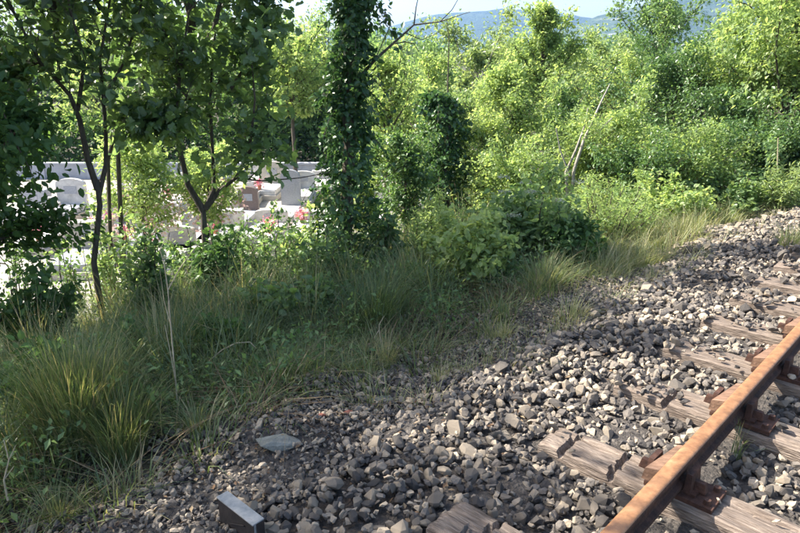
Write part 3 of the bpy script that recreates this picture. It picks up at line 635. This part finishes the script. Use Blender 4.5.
# pale leaning trunks
e = empty('dead_tree', G(572, 10), 'pale grey bare trunks leaning right in the middle of the thicket', 'tree')
t = MB(); q = np.array(list(G(566, 10)))
for ln, r0 in (([(574, 170, 10.1), (584, 140, 10.1), (594, 118, 10.1), (602, 100, 10.2), (610, 84, 10.2)], .034), ([(566, 172, 10.1), (576, 150, 10), (584, 128, 10), (588, 108, 10)], .031), ([(584, 140, 10.1), (598, 132, 10.1), (612, 118, 10)], .012), ([(570, 176, 9.9), (560, 150, 9.9), (556, 128, 9.9)], .014)):
    t.tube([q + np.array([0, 0, -.1])] * (r0 > .03) + [list(x) for x in L_(ln)], np.linspace(r0, .008, len(ln) + (r0 > .03)), 7)
t.build('trunk', M['bark_pale'], e, smooth=True)

# --- trees beyond the cemetery and far wood
GB = 'trees beyond the cemetery wall'
lab2 = ['dark tree beyond the cemetery wall, seen through the left crowns', 'dark tree standing behind the low grey wall', 'green tree beyond the cemetery behind the left crowns']
for q, (px, Y, top, hw, m, br) in enumerate([(-20, 32, 0, 60, 'l_mid', .3), (60, 34, -10, 60, 'l_mid', .5), (120, 30, 30, 50, 'l_yel', .5), (175, 33, 10, 55, 'l_mid', .4), (235, 31, 5, 52, 'l_mid', .4), (283, 29, 95, 46, 'l_dark', .5), (325, 30, 85, 48, 'l_dark', .6), (360, 32, 60, 50, 'l_mid', .4), (265, 40, 30, 50, 'l_pale', .4), (335, 44, 30, 55, 'l_mid', .7)]):
    mid(px, Y, top, hw, 150, m, 5500, .28, ['dark tree beyond the cemetery at the far left edge', 'tall green tree beyond the cemetery behind the leaning tree', 'yellow-green tree beyond the cemetery seen between the left crowns', 'tall green tree beyond the cemetery behind the forked tree', 'green tree beyond the wall, just left of the sky gap',
        'dark low tree directly behind the left end of the grey wall', 'dark low tree directly behind the right end of the grey wall', 'green tree beyond the wall, hidden behind the tall ivy trunk', 'pale tree far beyond the wall under the sky gap', 'bright tree far beyond the wall beside the ivy trunk'][q], 130 + q, bright=br, group=GB, nl=22, jit=.35, cat='tree')
g = np.random.default_rng(9); t = MB()
for q in range(95):
    px = g.uniform(-200, 1150); Y = g.uniform(55, 125); x = (px - 400) / 593 * Y; b = np.array([x, Y, H(x, Y)])
    ht = g.uniform(4.3, 7.2) * (Y / 90) ** .5; sp = g.uniform(2.2, 4); n = 700
    cl = b + np.array([0, 0, ht * .6]) + g.normal(0, 1, (26, 3)) * np.array([sp * .5, sp * .5, ht * .2]); k = g.integers(0, 26, n)
    leaves(t, cl[k] + g.normal(0, .7, (n, 3)), g.normal(0, 1, (n, 3)), g.normal(0, .6, (n, 3)) + np.array([0, 0, 1.]), g.uniform(.5, 1.0, n), 'simple', g.uniform(.1, .8) + g.normal(0, .15, n))
o = t.build('far_wood', M['l_mid']); tag(o, 'distant mixed wood below the hill', None, kind='stuff')

# ================================================================ HILLS
def hill(pxs, tops, D, seed, stops, name):
    t = MB(); nx, ny = 240, 26; g = np.random.default_rng(seed); V = []
    for i in range(nx):
        px = -500 + 1900 * i / (nx - 1); el = np.interp(px, pxs, tops)
        top = W(px, el, D)
        for j in range(ny):
            f = j / (ny - 1); y = D * (.62 + .38 * f) ; x = top.x * (.8 + .2 * f)
            z = (top.z + 5) * (f ** 1.25) - 5 + (noise.noise((x * .006, y * .01, seed)) * 22 + noise.noise((x * .03, y * .03, seed)) * 7) * min(1, f * 1.4 + .1) * (1 - .6 * f)
            z += noise.noise((x * .15, y * .1, 3)) * 1.8
            V.append((x, y, z))
    i = np.arange(nx - 1)[:, None] * ny; j = np.arange(ny - 1)[None]
    t.add(V, np.stack([i + j, i + ny + j, i + ny + j + 1, i + j + 1], -1).reshape(-1, 4))
    m = noise_mat(name + '_forest', stops, scale=.03, rough=.95, bump=1, bscale=.12, detail=8, dist=6)
    return tag(t.build('hills', m, smooth=True), kind='structure')
hill([-500, 150, 300, 400, 440, 500, 560, 600, 700, 1400], [60, 55, 45, 24, 15, 8, 14, 18, 30, 40], 1900, 1, [(.3, (.02, .04, .025)), (.6, (.04, .065, .035)), (.8, (.08, .1, .06))], 'far')
hill([-500, 500, 560, 600, 640, 690, 740, 850, 1400], [110, 70, 32, 14, 6, -2, -8, -20, -10], 1300, 2, [(.3, (.02, .04, .025)), (.52, (.04, .065, .035)), (.62, (.08, .1, .06)), (.68, (.34, .32, .3))], 'near')

# ================================================================ CEMETERY
t = MB(); P_ = [G(-420, 26.3), G(345, 26.3), G(345, 13.2), G(200, 13), G(-420, 8)]
zc = -2.596
V = [xy(-14, 9.5), xy(13.5, 9.5), xy(20, 17.5), None]
corners = [(-24.5, 10), (-24.5, 26), (0.5, 26), (0.5, 13.9), (-12, 2.2)]
t.add([(x, y, zc) for x, y in corners], [list(range(5))[::-1]])
tag(t.build('cemetery_path', M['gravel']), kind='structure')
t = MB(); t.add([(-3.2, 18, zc + .004), (-1.6, 18, zc + .004), (-1.6, 23, zc + .004), (-3.2, 23, zc + .004)], [[0, 1, 2, 3]])
g = np.random.default_rng(14); n = 6000; Pg = np.stack([g.uniform(-3.2, -1.6, n), g.uniform(18, 23, n), np.full(n, zc)], 1)
blades(t, Pg, g.uniform(.05, .1, n), g.normal(0, .03, (n, 2)), np.full(n, .012), g.uniform(.3, .8, n), 2)
tag(t.build('lawn', M['g_dry']), 'small sunlit lawn among the graves', kind='stuff')
# wall of blocks
e = empty('cemetery_wall', (-6, 26.2, -2.6), 'low grey concrete wall at the far side of the cemetery', 'wall')
t = MB(); t.box((-10, 26.2, -2.3), (26, .25, .62)); t.build('wall', M['concrete'], e)
me = None
for q in range(13):
    if me is None:
        t = MB(); t.box((0, 0, 0), (1.97, .33, .07)); me = t.mesh('coping'); me.materials.append(M['concrete'])
    o = link('coping', me, e); o.location = (-16 + 2 * q - e.location.x, 0, .645)
for q in range(14):
    if q == 0: t = MB(); t.box((0, 0, 0), (.22, .33, .62)); me2 = t.mesh('pier'); me2.materials.append(M['concrete'])
    o = link('pier', me2, e); o.location = (-17 + 2 * q - e.location.x, -.0, .3)
# graves
def grave(px, Y, m, hm, style, label, seed, rz=0, w_=.95, ln=1.9, hh=.7, fl=None, y_off=0):
    x = (px - 400) / 593 * Y; r = random.Random(seed)
    e = empty('grave', (x, Y, zc), label, 'grave', 'graves in the cemetery', rz=rz)
    bev(boxpart('kerb', (0, ln / 2, .09), (w_ + .16, ln + .16, .18), M['beige'], e), .01)
    bev(boxpart('slab', (0, ln / 2, .26), (w_, ln, .16), M[m], e), .012)
    if style == 'stone':
        t = MB(); k = 9; prof_ = [(-w_ / 2, 0), (w_ / 2, 0), (w_ / 2, hh * .8)] + [(w_ / 2 * math.cos(a), hh * .8 + hh * .2 * math.sin(a)) for a in np.linspace(.25, math.pi - .25, k)] + [(-w_ / 2, hh * .8)]
        n = len(prof_); v = [(a, -.07, b) for a, b in prof_] + [(a, .07, b) for a, b in prof_]
        t.add(v, [list(range(n)), list(range(2 * n - 1, n - 1, -1))] + [[i, n + i, n + (i + 1) % n, (i + 1) % n] for i in range(n)])
        o = link('headstone', t.mesh('headstone'), e, M[hm]); o.location = (0, ln - .08, .34)
    elif style == 'block':
        bev(boxpart('headstone', (0, ln + .02, .34 + hh / 2), (w_ * 1.05, .35, hh), M[hm], e), .015)
    if style != 'cross':
        boxpart('plaque', (0, ln - .155 if style == 'stone' else ln - .16, .34 + hh * .55), (w_ * .45, .012, hh * .3), M['marble_g'], e)
    if style == 'cross':
        t = MB(); t.box((0, 0, .12), (.4, .25, .24)); t.box((0, 0, .24 + hh / 2), (.12, .1, hh)); t.box((0, 0, .24 + hh * .68), (.46, .096, .11))
        o = link('cross', t.mesh('cross'), e, M[hm]); o.location = (0, ln - .12, .342)
    if fl:
        g = np.random.default_rng(seed)
        for q in range(fl):
            fx, fy = r.uniform(-.3, .3), r.uniform(.15, ln - .5)
            t = MB(); t.tube([(0, 0, 0), (0, 0, .02), (0, 0, .16), (0, 0, .17)], [.05, .055, .08, .075], 10)
            o = link('flower_pot', t.mesh('flower_pot'), e, M['terracotta']); o.location = (fx, fy, .342)
            t = MB(); n = 160; Pq = g.normal(0, .07, (n, 3)) + np.array([0, 0, .26]); leaves(t, Pq, g.normal(0, 1, (n, 3)), g.normal(0, 1, (n, 3)), .06, 'ovate', g.random(n))
            f_ = link('flowers', t.mesh('flowers'), o, M['pink']); tag(f_, kind='stuff')
GR = [
 (66, 12.9, 'marble_g', 'beige', 'block', 'grave with grey slab and broad beige block at left behind the leaning trunk', .9, 1.5, .62, 0),
 (88, 15.2, 'marble_w', 'marble_g', 'stone', 'pale grave with rounded grey headstone just behind the beige block', .9, 1.7, .85, 2),
 (30, 14.6, 'marble_w', 'marble_w', 'cross', 'white grave with cross half hidden under the dark tree', .8, 1.7, .6, 1),
 (125, 14.2, 'marble_g', 'marble_g', 'block', 'grey granite grave right of the leaning trunk', .9, 1.8, .3, 2),
 (150, 13.0, 'marble_w', 'marble_w', 'stone', 'white marble grave nearest the slope, left of the forked tree', .9, 1.7, .45, 1),
 (182, 14.2, 'marble_w', 'marble_g', 'stone', 'white slab grave with grey headstone behind the forked trunk', .9, 1.8, .5, 0),
 (215, 15.0, 'marble_w', 'marble_w', 'block', 'white block-headed grave just right of the forked trunk', .85, 1.7, .4, 1),
 (237, 16.8, 'marble_g', 'marble_r', 'stone', 'grave with brown granite headstone right of the forked tree', .6, 1.8, .7, 0),
 (258, 15.2, 'marble_w', 'marble_w', 'stone', 'pale grave with low rounded stone in front of the brown headstone', .9, 1.8, .35, 2),
 (285, 17.6, 'marble_w', 'marble_g', 'stone', 'tall narrow grey headstone in the sunny gap', .6, 1.7, 1.1, 0),
 (305, 15.4, 'marble_w', 'marble_w', 'block', 'bright white grave slab at the foot of the tall ivy trunk', .95, 1.9, .25, 1),
 (110, 18.2, 'marble_w', 'marble_w', 'cross', 'white cross grave in the second row left of the flowering bush', .8, 1.7, .8, 1),
 (55, 17.8, 'marble_g', 'marble_w', 'stone', 'white rounded headstone above the beige block', .9, 1.7, .8, 0),
 (10, 17.5, 'marble_w', 'marble_g', 'block', 'grey blocked grave at the left edge under the dark leaves', .9, 1.7, .5, 0),
 (172, 19.6, 'marble_w', 'marble_w', 'stone', 'white headstone between the two flowering bushes', .85, 1.7, .7, 1),
 (248, 20.4, 'marble_w', 'marble_w', 'cross', 'white cross grave right of the second flowering bush', .8, 1.7, .8, 0),
 (268, 21.6, 'marble_w', 'beige', 'stone', 'beige headstone in the back row near the wall', .85, 1.7, .8, 1),
 (300, 20.6, 'marble_w', 'marble_w', 'stone', 'white headstone beside the small lawn', .85, 1.7, .6, 0),
 (262, 24.0, 'marble_w', 'marble_w', 'block', 'white grave against the left part of the grey wall', .85, 1.5, .6, 0),
 (325, 22.6, 'marble_w', 'marble_w', 'block', 'white low grave against the right part of the grey wall', 1.0, 1.7, .3, 0),
 (372, 17.4, 'marble_w', 'marble_w', 'stone', 'pale grave glimpsed between the two ivy trunks', .9, 1.8, .6, 0),
 (415, 19.4, 'marble_w', 'marble_g', 'block', 'pale grave glimpsed left of the short ivy stump', .9, 1.8, .6, 0),
]
for q, (px, Y, m, hm, stl, lab, w_, ln, hh, fl) in enumerate(GR):
    grave(px, Y, m, hm, stl, lab, 400 + q, rz=random.Random(q).uniform(-.08, .08), w_=w_, ln=ln, hh=hh, fl=fl)
for q, px in enumerate((150, 222)):
    for o in C.objects:
        pass
g = np.random.default_rng(6)
for q, nm in enumerate(('flowering_bush', 'flowering_bush.001')):
    e = bpy.data.objects[nm]; n = 320; t = MB(); b = np.array(e.location) + np.array([0, 0, 1.35])
    P = b + unit(g.normal(0, 1, (n, 3))) * np.array([.85, .85, .6]) * g.uniform(.7, 1.1, (n, 1))
    leaves(t, P, g.normal(0, 1, (n, 3)), g.normal(0, 1, (n, 3)), .09, 'ovate', g.random(n)); t.build('blossom', M['blossom'], e)

# ================================================================ SHRUBS on the slope
def shrub(px, Y, top, hw, m, n, size, shape, label, seed, bright=.5, nst=14, jit=.05, name='shrub', cat='shrub', umbels=0, up=1.0, fernish=False, single=False):
    b = G(px, Y); ht = W(px, top, Y).z - b.z; sp = hw / (F / (Y / cp)); g = np.random.default_rng(seed); bb = np.array(list(b))
    e = empty(name, b, label, cat, 'shrubs and tall plants on the bank'); st = MB(); TP = []; TD = []
    for q in range(nst):
        az = g.uniform(0, 6.28); rr = sp * math.sqrt(g.uniform(.02, 1)); h_ = ht * (1 - .45 * (rr / sp) ** 2) * g.uniform(.7, 1.05)
        o0 = bb + np.array([math.cos(az) * rr * .3, math.sin(az) * rr * .3, -.05]); tip = bb + np.array([math.cos(az) * rr, math.sin(az) * rr, h_])
        u = np.linspace(0, 1, 6)[:, None]; pts = o0 * (1 - u) + tip * u + np.array([0, 0, .12 * ht]) * u * (1 - u) + g.normal(0, .02 * ht, (6, 3)) * u
        st.tube(pts, np.linspace(.009, .003, 6) * (1 + .3 * ht), 4)
        w2 = np.linspace(.15, 1.02, 12)[:, None]; k = w2[:, 0] * 5; i0 = np.minimum(k.astype(int), 4); TPq = pts[i0] * (1 - (k - i0))[:, None] + pts[i0 + 1] * (k - i0)[:, None]
        for w3 in range(12):
            az2 = g.uniform(0, 6.28); d = np.array([math.cos(az2), math.sin(az2), .3]); ext = .28 * sp * (1.1 - w3 / 12)
            for f in (0.1, .5, 1.): TP.append(TPq[w3] + d * ext * f); TD.append(d)
    st.build('stems', M['bark'], e, smooth=True); t = MB()
    crown_leaves(t, np.array(TP), np.array(TD), n, size, shape, seed + 5, jit, bright, .3, dict(me=leaf_set(shape, M[m]), par=e) if single else None); t.build('leaves', M[m], e)
    for q in range(umbels):
        c = bb + np.array([g.uniform(-sp, sp) * .8, -sp * g.uniform(.3, .9), ht * g.uniform(.45, .98)]); t = MB(); n2 = 60
        a = g.uniform(0, 6.28, n2); r2 = np.sqrt(g.random(n2)) * .07
        P = c + np.stack([np.cos(a) * r2, np.sin(a) * r2, .02 - r2 * .2 + g.normal(0, .004, n2)], 1)
        leaves(t, P, g.normal(0, 1, (n2, 3)), np.array([[0, 0, 1.]] * n2) + g.normal(0, .3, (n2, 3)), .022, 'ovate', g.random(n2)); t.build('flower_head', M['umbel'], e)
    return e
shrub(437, 7.3, 190, 36, 'l_yel', 5600, .075, 'lance', 'upright bright green shrub with narrow leaves below the ivy stump', 201, .75, 20)
shrub(464, 6.3, 204, 52, 'l_yel', 4600, .075, 'ovate', 'small sunlit bush with yellow-green leaves in the middle of the bank', 202, .85, 14, single=True)
shrub(530, 7.1, 168, 50, 'l_mid', 5600, .085, 'hexa', 'dark leafy elder with flat pale flower heads, right of the sunlit bush', 203, .7, 22, umbels=8, jit=.1)
shrub(285, 5.6, 272, 44, 'l_big', 2000, .085, 'ovate', 'shaded green leafy bush at the foot of the bank, left of centre', 204, .7, 18, single=True)
shrub(375, 7.2, 205, 34, 'l_mid', 2800, .07, 'ovate', 'shaded weedy shrub at the foot of the tall ivy trunk', 205, .3, 18)
shrub(600, 7.9, 172, 50, 'l_yel', 5200, .06, 'lance', 'bushy yellow-green shrub above the dry grass right of the elder', 206, .5, 26)
shrub(655, 8.6, 165, 46, 'l_yel', 4600, .06, 'ovate', 'sunlit shrub left of the grass strip on the right', 207, .6, 22)
shrub(712, 9.2, 168, 44, 'l_mid', 3800, .07, 'ovate', 'green shrub with flower spikes above the grass strip', 208, .7, 20)
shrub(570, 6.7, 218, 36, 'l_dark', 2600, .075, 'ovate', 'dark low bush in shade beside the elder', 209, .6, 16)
shrub(772, 8.8, 160, 22, 'l_pale', 2200, .09, 'lance', 'tall upright narrow-leaved plant near the right edge', 210, .6, 10, cat='plant', name='tall_weed')
shrub(500, 6.9, 232, 24, 'l_mid', 1500, .07, 'ovate', 'small green bush between the sunlit bush and the elder', 211, .5, 12)
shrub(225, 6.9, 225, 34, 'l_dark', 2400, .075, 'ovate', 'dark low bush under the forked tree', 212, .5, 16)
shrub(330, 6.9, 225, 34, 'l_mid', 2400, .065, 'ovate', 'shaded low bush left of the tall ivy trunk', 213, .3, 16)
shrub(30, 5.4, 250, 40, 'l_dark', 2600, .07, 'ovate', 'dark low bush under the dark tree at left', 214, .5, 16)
shrub(152, 6.4, 232, 30, 'l_mid', 1900, .07, 'ovate', 'light low bush between the two left trunks', 215, .4, 14)
shrub(25, 3.9, 340, 40, 'l_dark', 1800, .06, 'ovate', 'low dark leafy plant behind the big grass clump at left', 216, .8, 14)
shrub(418, 6.2, 262, 26, 'l_mid', 1500, .06, 'lance', 'green feathery plant left of the sunlit bush', 217, .7, 12)
shrub(440, 5.6, 290, 24, 'l_mid', 1100, .05, 'lance', 'low feathery plant below the sunlit bush', 218, .6, 12)

shrub(275, 7.3, 205, 30, 'l_mid', 1500, .07, 'ovate', 'thin bush in front of the sunny gap with the graves', 219, .6, 12)
shrub(308, 7.6, 196, 20, 'l_yel', 700, .07, 'ovate', 'wispy bush at the left side of the tall ivy trunk', 220, .5, 10)
shrub(118, 7.4, 200, 26, 'l_mid', 1200, .075, 'ovate', 'thin bush right of the leaning trunk before the graves', 221, .7, 10)
shrub(185, 7.6, 214, 26, 'l_mid', 1000, .07, 'ovate', 'thin low bush left of the forked trunk', 222, .6, 10)
shrub(755, 9.2, 186, 34, 'l_yel', 3200, .055, 'lance', 'soft yellow-green shrub at the right end of the grass strip', 223, .5, 18)
shrub(800, 9.6, 176, 34, 'l_mid', 3000, .06, 'ovate', 'green shrub cropped by the right edge', 224, .5, 16)
shrub(505, 6.1, 262, 26, 'l_mid', 1500, .05, 'ovate', 'dull low bush below the elder beside the dry tuft', 225, .3, 12)
shrub(330, 5.6, 282, 30, 'l_mid', 1500, .055, 'ovate', 'low leafy plant right of the shaded leafy bush', 226, .5, 12)
shrub(120, 4.6, 320, 30, 'l_mid', 1400, .05, 'ovate', 'low broad-leaved weed behind the second big clump', 227, .4, 12)
shrub(215, 4.7, 318, 30, 'l_dark', 1500, .055, 'ovate', 'dark weed behind the arched dead stem', 228, .8, 12)
for q, (px, Y, top, hw, lb) in enumerate([(60, 8.2, 214, 24, 'thin bush in front of the beige gravestone block'), (92, 8.6, 196, 22, 'spindly bush just right of the leaning trunk base'), (245, 8.4, 192, 26, 'spindly bush just right of the forked trunk'), (300, 8.8, 206, 26, 'low spindly bush in the sunny gap beside the ivy'), (150, 8.6, 196, 28, 'spindly bush before the flowering bush at left'), (10, 7.4, 215, 26, 'thin bush under the dark tree at the left edge')]):
    shrub(px, Y, top, hw, ['l_mid', 'l_yel', 'l_mid', 'l_deep', 'l_yel', 'l_deep'][q], 1500, .06, 'hexa', lb, 230 + q, .6, 14)
# hedge behind the cemetery wall
e = empty('hedge', (-10, 28.2, H(-10, 28.2)), 'long dark hedge right behind the low grey cemetery wall', 'hedge'); g = np.random.default_rng(88); n = 15000; t = MB()
P = np.stack([g.uniform(-24, 3, n), 28.2 + g.normal(0, .45, n), -2.5 + g.random(n) ** .8 * (2.2 + .35 * np.sin(np.arange(n)))], 1)
leaves(t, P, g.normal(0, 1, (n, 3)), g.normal(0, .7, (n, 3)) + np.array([0, -.4, .6]), g.uniform(.15, .32, n), 'simple', g.random(n)); t.build('foliage', M['l_dark'], e)
t = MB()
for q in range(16): t.tube([(-23.5 + 1.7 * q, 28.2, -2.7), (-23.4 + 1.7 * q, 28.25, -1.8), (-23.5 + 1.7 * q, 28.2, -.9)], [.05, .04, .02], 4)
t.build('stems', M['bark'], e)
# ================================================================ GRASS AND GROUND COVER
def rand_sn(g, n, s0, s1, n0, n1):
    s = g.uniform(s0, s1, n); q = g.uniform(n0, n1, n); x, y = xy(s, q); return x, y, s, q
def grass(name, n, s0, s1, n0, n1, hlo, hhi, m, seed, wid, label, clump=.5, rndc=.45, seg=3, lean=.5):
    g = np.random.default_rng(seed); nc = n // 26
    cx, cy, cs, cn = rand_sn(g, nc, s0, s1, n0, n1); ch = g.uniform(.55, 1.15, nc); cr = g.uniform(.2, .8, nc); cl = g.normal(0, .12, (nc, 2))
    k = g.integers(0, nc, n); rad = g.normal(0, .055, (n, 2)) * (1 + clump); x = cx[k] + rad[:, 0]; y = cy[k] + rad[:, 1]
    h = g.uniform(hlo, hhi, n) * ch[k]; P = np.stack([x, y, H0(x, y) - .01], 1)
    ln = (rad * 3.2 + cl[k] + g.normal(0, .1, (n, 2))) * (h / .5)[:, None] * lean * 2
    t = MB(); blades(t, P, h, ln, wid * g.uniform(.6, 1.3, n), np.clip(cr[k] * .6 + rndc * .5 + g.normal(0, .18, n), 0, 1), seg)
    return tag(t.build(name, M[m]), label, kind='stuff')
grass('grass', 44000, -4.5, 9, 3.5, 7.6, .3, .75, 'g_green', 301, .009, 'rank shaded grass on the bank', rndc=.25)
grass('grass', 12000, -3.0, 9, 2.75, 3.8, .14, .4, 'g_green', 302, .007, 'thin grass at the edge of the ballast', rndc=.5)
grass('dry_grass', 20000, 5.6, 17, 2.55, 3.9, .2, .5, 'g_dry', 303, .008, 'sunlit pale grass strip beside the track', rndc=.4)
grass('dry_grass', 9000, 7, 17, 3.6, 5.2, .35, .75, 'g_dry', 304, .008, 'tall pale grass before the thicket', rndc=.3)
grass('grass', 9000, 9, 22, 3.2, 7, .3, .7, 'g_green', 305, .012, 'grass in front of the right thicket', rndc=.7)
grass('dry_grass', 3600, 2.2, 11, 2.0, 3.0, .06, .24, 'g_dry', 306, .005, 'sparse dry grass between the stones', rndc=.5)
grass('dry_grass', 9000, -4, 9, 2.9, 7.0, .12, .5, 'litter', 307, .006, 'dead flattened thatch among the grass', rndc=.7, lean=1.5)
grass('grass', 9000, -3.5, 7, 4.2, 7.4, .6, 1.0, 'g_green', 308, .007, 'tall seeding grass along the top of the bank', rndc=.9, lean=.35)
# leafy ground cover
g = np.random.default_rng(41); n = 60000; x, y, s, q = rand_sn(g, n, -4.5, 10, 3.1, 8.6)
nc = 1300; cx, cy, cs, cq = rand_sn(g, nc, -4.5, 10, 3.1, 8.6); k = g.integers(0, nc, n); chh = g.uniform(.1, .5, nc)
x = cx[k] + g.normal(0, .13, n); y = cy[k] + g.normal(0, .13, n); P = np.stack([x, y, H0(x, y) + g.random(n) * chh[k]], 1)
t = MB(); leaves(t, P, g.normal(0, 1, (n, 3)), g.normal(0, .4, (n, 3)) + np.array([0, 0, 1.]), g.uniform(.025, .065, n), 'simple', np.clip(g.random(nc)[k] * .7 + g.normal(.15, .15, n), 0, 1))
tag(t.build('undergrowth', M['l_mid']), 'mixed low weeds covering the bank', kind='stuff')
# dead leaves and bits between stones
g = np.random.default_rng(42); n = 4200; x, y, s, q = rand_sn(g, n, -.5, 9, 1.5, 3.9); P = np.stack([x, y, H0(x, y) + .03 + g.random(n) * .02], 1)
t = MB(); leaves(t, P, g.normal(0, 1, (n, 3)) * np.array([1, 1, .25]), g.normal(0, .35, (n, 3)) + np.array([0, 0, 1.]), g.uniform(.012, .04, n), 'simple', g.random(n))
tag(t.build('leaf_litter', M['litter']), 'dry leaf litter at the ballast edge', kind='stuff')
# single clumps
def clump(px, Y, n, hh, rad, m, label, seed, wid=.008, spread=.5, rb=.4, name='grass_clump', at=None):
    b = at or G(px, Y); g = np.random.default_rng(seed); a = g.uniform(0, 6.28, n); rr = np.sqrt(g.random(n)) * rad
    e = tag(None or bpy.data.objects.new(name, None), None) if False else None
    x = b.x + np.cos(a) * rr; y = b.y + np.sin(a) * rr; P = np.stack([x, y, H0(x, y) - .01], 1); h = hh * g.uniform(.5, 1.08, n)
    ln = np.stack([np.cos(a), np.sin(a)], 1) * (rr / rad * spread * h)[:, None] + g.normal(0, .16, (n, 2)) * h[:, None] + np.array([.06, -.02]) * h[:, None]
    t = MB(); blades(t, P - np.array(list(b)), h, ln, wid * g.uniform(.6, 1.2, n), np.clip(rb + g.normal(0, .22, n), 0, 1), 5)
    o = link(name, t.mesh(name), None, M[m]); o.location = b
    return tag(o, label, 'grass clump', 'grass clumps beside the ballast')
clump(52, 3.35, 1500, .74, .22, 'g_green', 'largest tall blue-green grass clump at the left edge of the ballast', 501, .008, .45, .6)
clump(95, 3.15, 600, .56, .14, 'g_green', 'tall grass clump right beside the largest one', 502, .007, .55, .6)
clump(180, 3.2, 130, .26, .05, 'g_dry', 'small yellowish grass clump at the foot of the dry stalk', 503, .007, .8, .45)
clump(442, 3.7, 50, .24, .05, 'g_dry', 'thin dry tuft among the stones in the middle', 504, .005, .6, .7)
clump(385, 4.2, 120, .34, .05, 'g_dry', 'pale reedy tuft left of the middle tuft', 505, .006, .4, .7)
clump(545, 5.6, 240, .42, .16, 'g_dry', 'sunlit yellow-green tuft right of the sunlit bush', 506, .007, .8, .35)
clump(575, 4.7, 110, .32, .12, 'g_dry', 'dull dry tuft at the top edge of the dark stones', 507, .007, .8, .6)
clump(380, 5.2, 600, .55, .2, 'g_green', 'dense dark tuft on the bank above the pale reedy tuft', 508, .007, .7, .4)
clump(250, 4.9, 500, .55, .2, 'g_green', 'dark tuft left of the shaded leafy bush', 509, .007, .7, .35)
clump(160, 4.6, 700, .65, .25, 'g_green', 'tall dark tuft behind the dry stalk', 510, .007, .6, .45)
clump(785, 6.6, 170, .34, .14, 'g_dry', 'pale green tuft in the ballast at the right edge', 511, .007, .7, .3)
clump(640, 6.6, 420, .36, .22, 'g_dry', 'soft pale tuft where the grass strip meets the stones', 512, .006, .7, .45)
clump(10, 2.6, 200, .22, .1, 'g_dry', 'short pale tuft in the bottom left corner', 513, .007, .7, .4)
clump(565, 3.7, 40, .12, .03, 'g_green', 'tiny green tuft on the stones above the split sleeper', 514, .006, .5, .6)
clump(770, 2.65, 20, .3, .03, 'g_green', 'thin green blades between the rail and the right edge', 515, .005, .2, .6)
clump(275, 3.9, 240, .3, .12, 'g_green', 'green tuft behind the pale stones under the leafy bush', 516, .006, .7, .55)
clump(350, 3.9, 90, .2, .08, 'g_green', 'low sparse tuft beside the half buried stone', 517, .005, .7, .6)
clump(505, 4.6, 150, .24, .1, 'g_dry', 'low dry tuft left of the dull dry one', 518, .006, .7, .6)

# dry stalks, sticks
def stalk(name, lines, label, cat, m='straw'):
    base = Vector(lines[0][0][0]) if not isinstance(lines[0][0][0], (int, float)) else Vector(lines[0][0])
    o_ = W(*lines[0][0][0]); e = o_
    t = MB()
    for ln, r0, r1 in lines:
        t.tube([p - o_ for p in L_(ln)], np.linspace(r0, r1, len(ln)), 6)
    o = link(name, t.mesh(name, smooth=True), None, M[m]); o.location = o_
    return tag(o, label, cat, 'dry stalks and sticks')
yk = 3.5
stalk('dry_stalk', [([(178, 415, yk), (176, 385, yk), (172, 340, yk), (168, 290, yk), (164, 262, yk)], .006, .003), ([(168, 290, yk), (180, 268, yk), (192, 252, yk), (200, 243, yk)], .004, .002), ([(176, 385, yk), (170, 350, yk - .1), (165, 325, yk - .1)], .003, .002), ([(164, 262, yk), (160, 250, yk), (165, 240, yk)], .003, .0015), ([(172, 330, yk), (164, 300, yk + .05), (160, 270, yk)], .0025, .0012)], 'tall pale forked dead stalk standing in the shaded grass at left', 'dry stalk')
stalk('dry_stalk', [([(208, 362, 4.2), (222, 350, 4.2), (236, 343, 4.2), (250, 342, 4.2), (256, 348, 4.2)], .006, .003)], 'arched pale dead stem bowing right of the tall forked stalk', 'dry stalk')
stalk('dry_stalk', [([(8, 500, 2.5), (4, 480, 2.5), (9, 460, 2.5), (4, 440, 2.5)], .005, .002), ([(9, 460, 2.5), (16, 445, 2.5)], .003, .0015), ([(4, 480, 2.5), (14, 466, 2.5)], .003, .0015)], 'twisted pale dead twig at the bottom left edge', 'dry stalk')
stalk('dry_stalk', [([(381, 345, 4.4), (379, 325, 4.4), (384, 316, 4.4)], .004, .002), ([(379, 330, 4.4), (374, 338, 4.4)], .003, .002)], 'short straw stem with bent tip on the bank near the centre', 'dry stalk')
stalk('fallen_stick', [([(200, 420, 3.35), (220, 413, 3.4), (236, 407, 3.45), (262, 401, 3.5)], .008, .006)], 'thin fallen stick lying at the edge of the pebbles', 'stick', 'bark_pale')
stalk('fallen_stick', [([(192, 410, 3.75), (210, 400, 3.85), (228, 395, 3.9)], .012, .009)], 'thicker dark stick lying left of the thin fallen stick', 'stick', 'bark')
stalk('dry_stalk', [([(755, 215, 9), (742, 198, 9), (732, 190, 9), (725, 186, 9)], .008, .004)], 'leaning dry stem above the grass strip on the right', 'dry stalk')
stalk('dry_stalk', [([(778, 210, 9), (777, 175, 9), (778, 138, 9)], .012, .006)], 'straight reddish dead stem near the right edge', 'dry stalk')

# ================================================================ AIR
t = MB(); t.box((0, 0, 150), (4900, 4900, 310)); hz = t.mesh('haze'); o = link('haze', hz); tag(o, kind='stuff')
m, nt_, N, L = mat('air'); N.remove(N['Principled BSDF']); v = N.new('ShaderNodeVolumePrincipled')
v.inputs['Color'].default_value = (.28, .5, 1, 1); v.inputs['Density'].default_value = .00021; v.inputs['Anisotropy'].default_value = .3
L.new(v.outputs[0], N['Material Output'].inputs['Volume']); hz.materials.append(m)
print('tris', sum(len(o.data.loop_triangles) if False else len(o.data.loops) - 2 * len(o.data.polygons) for o in C.objects if o.type == 'MESH' and o.data.users < 3))
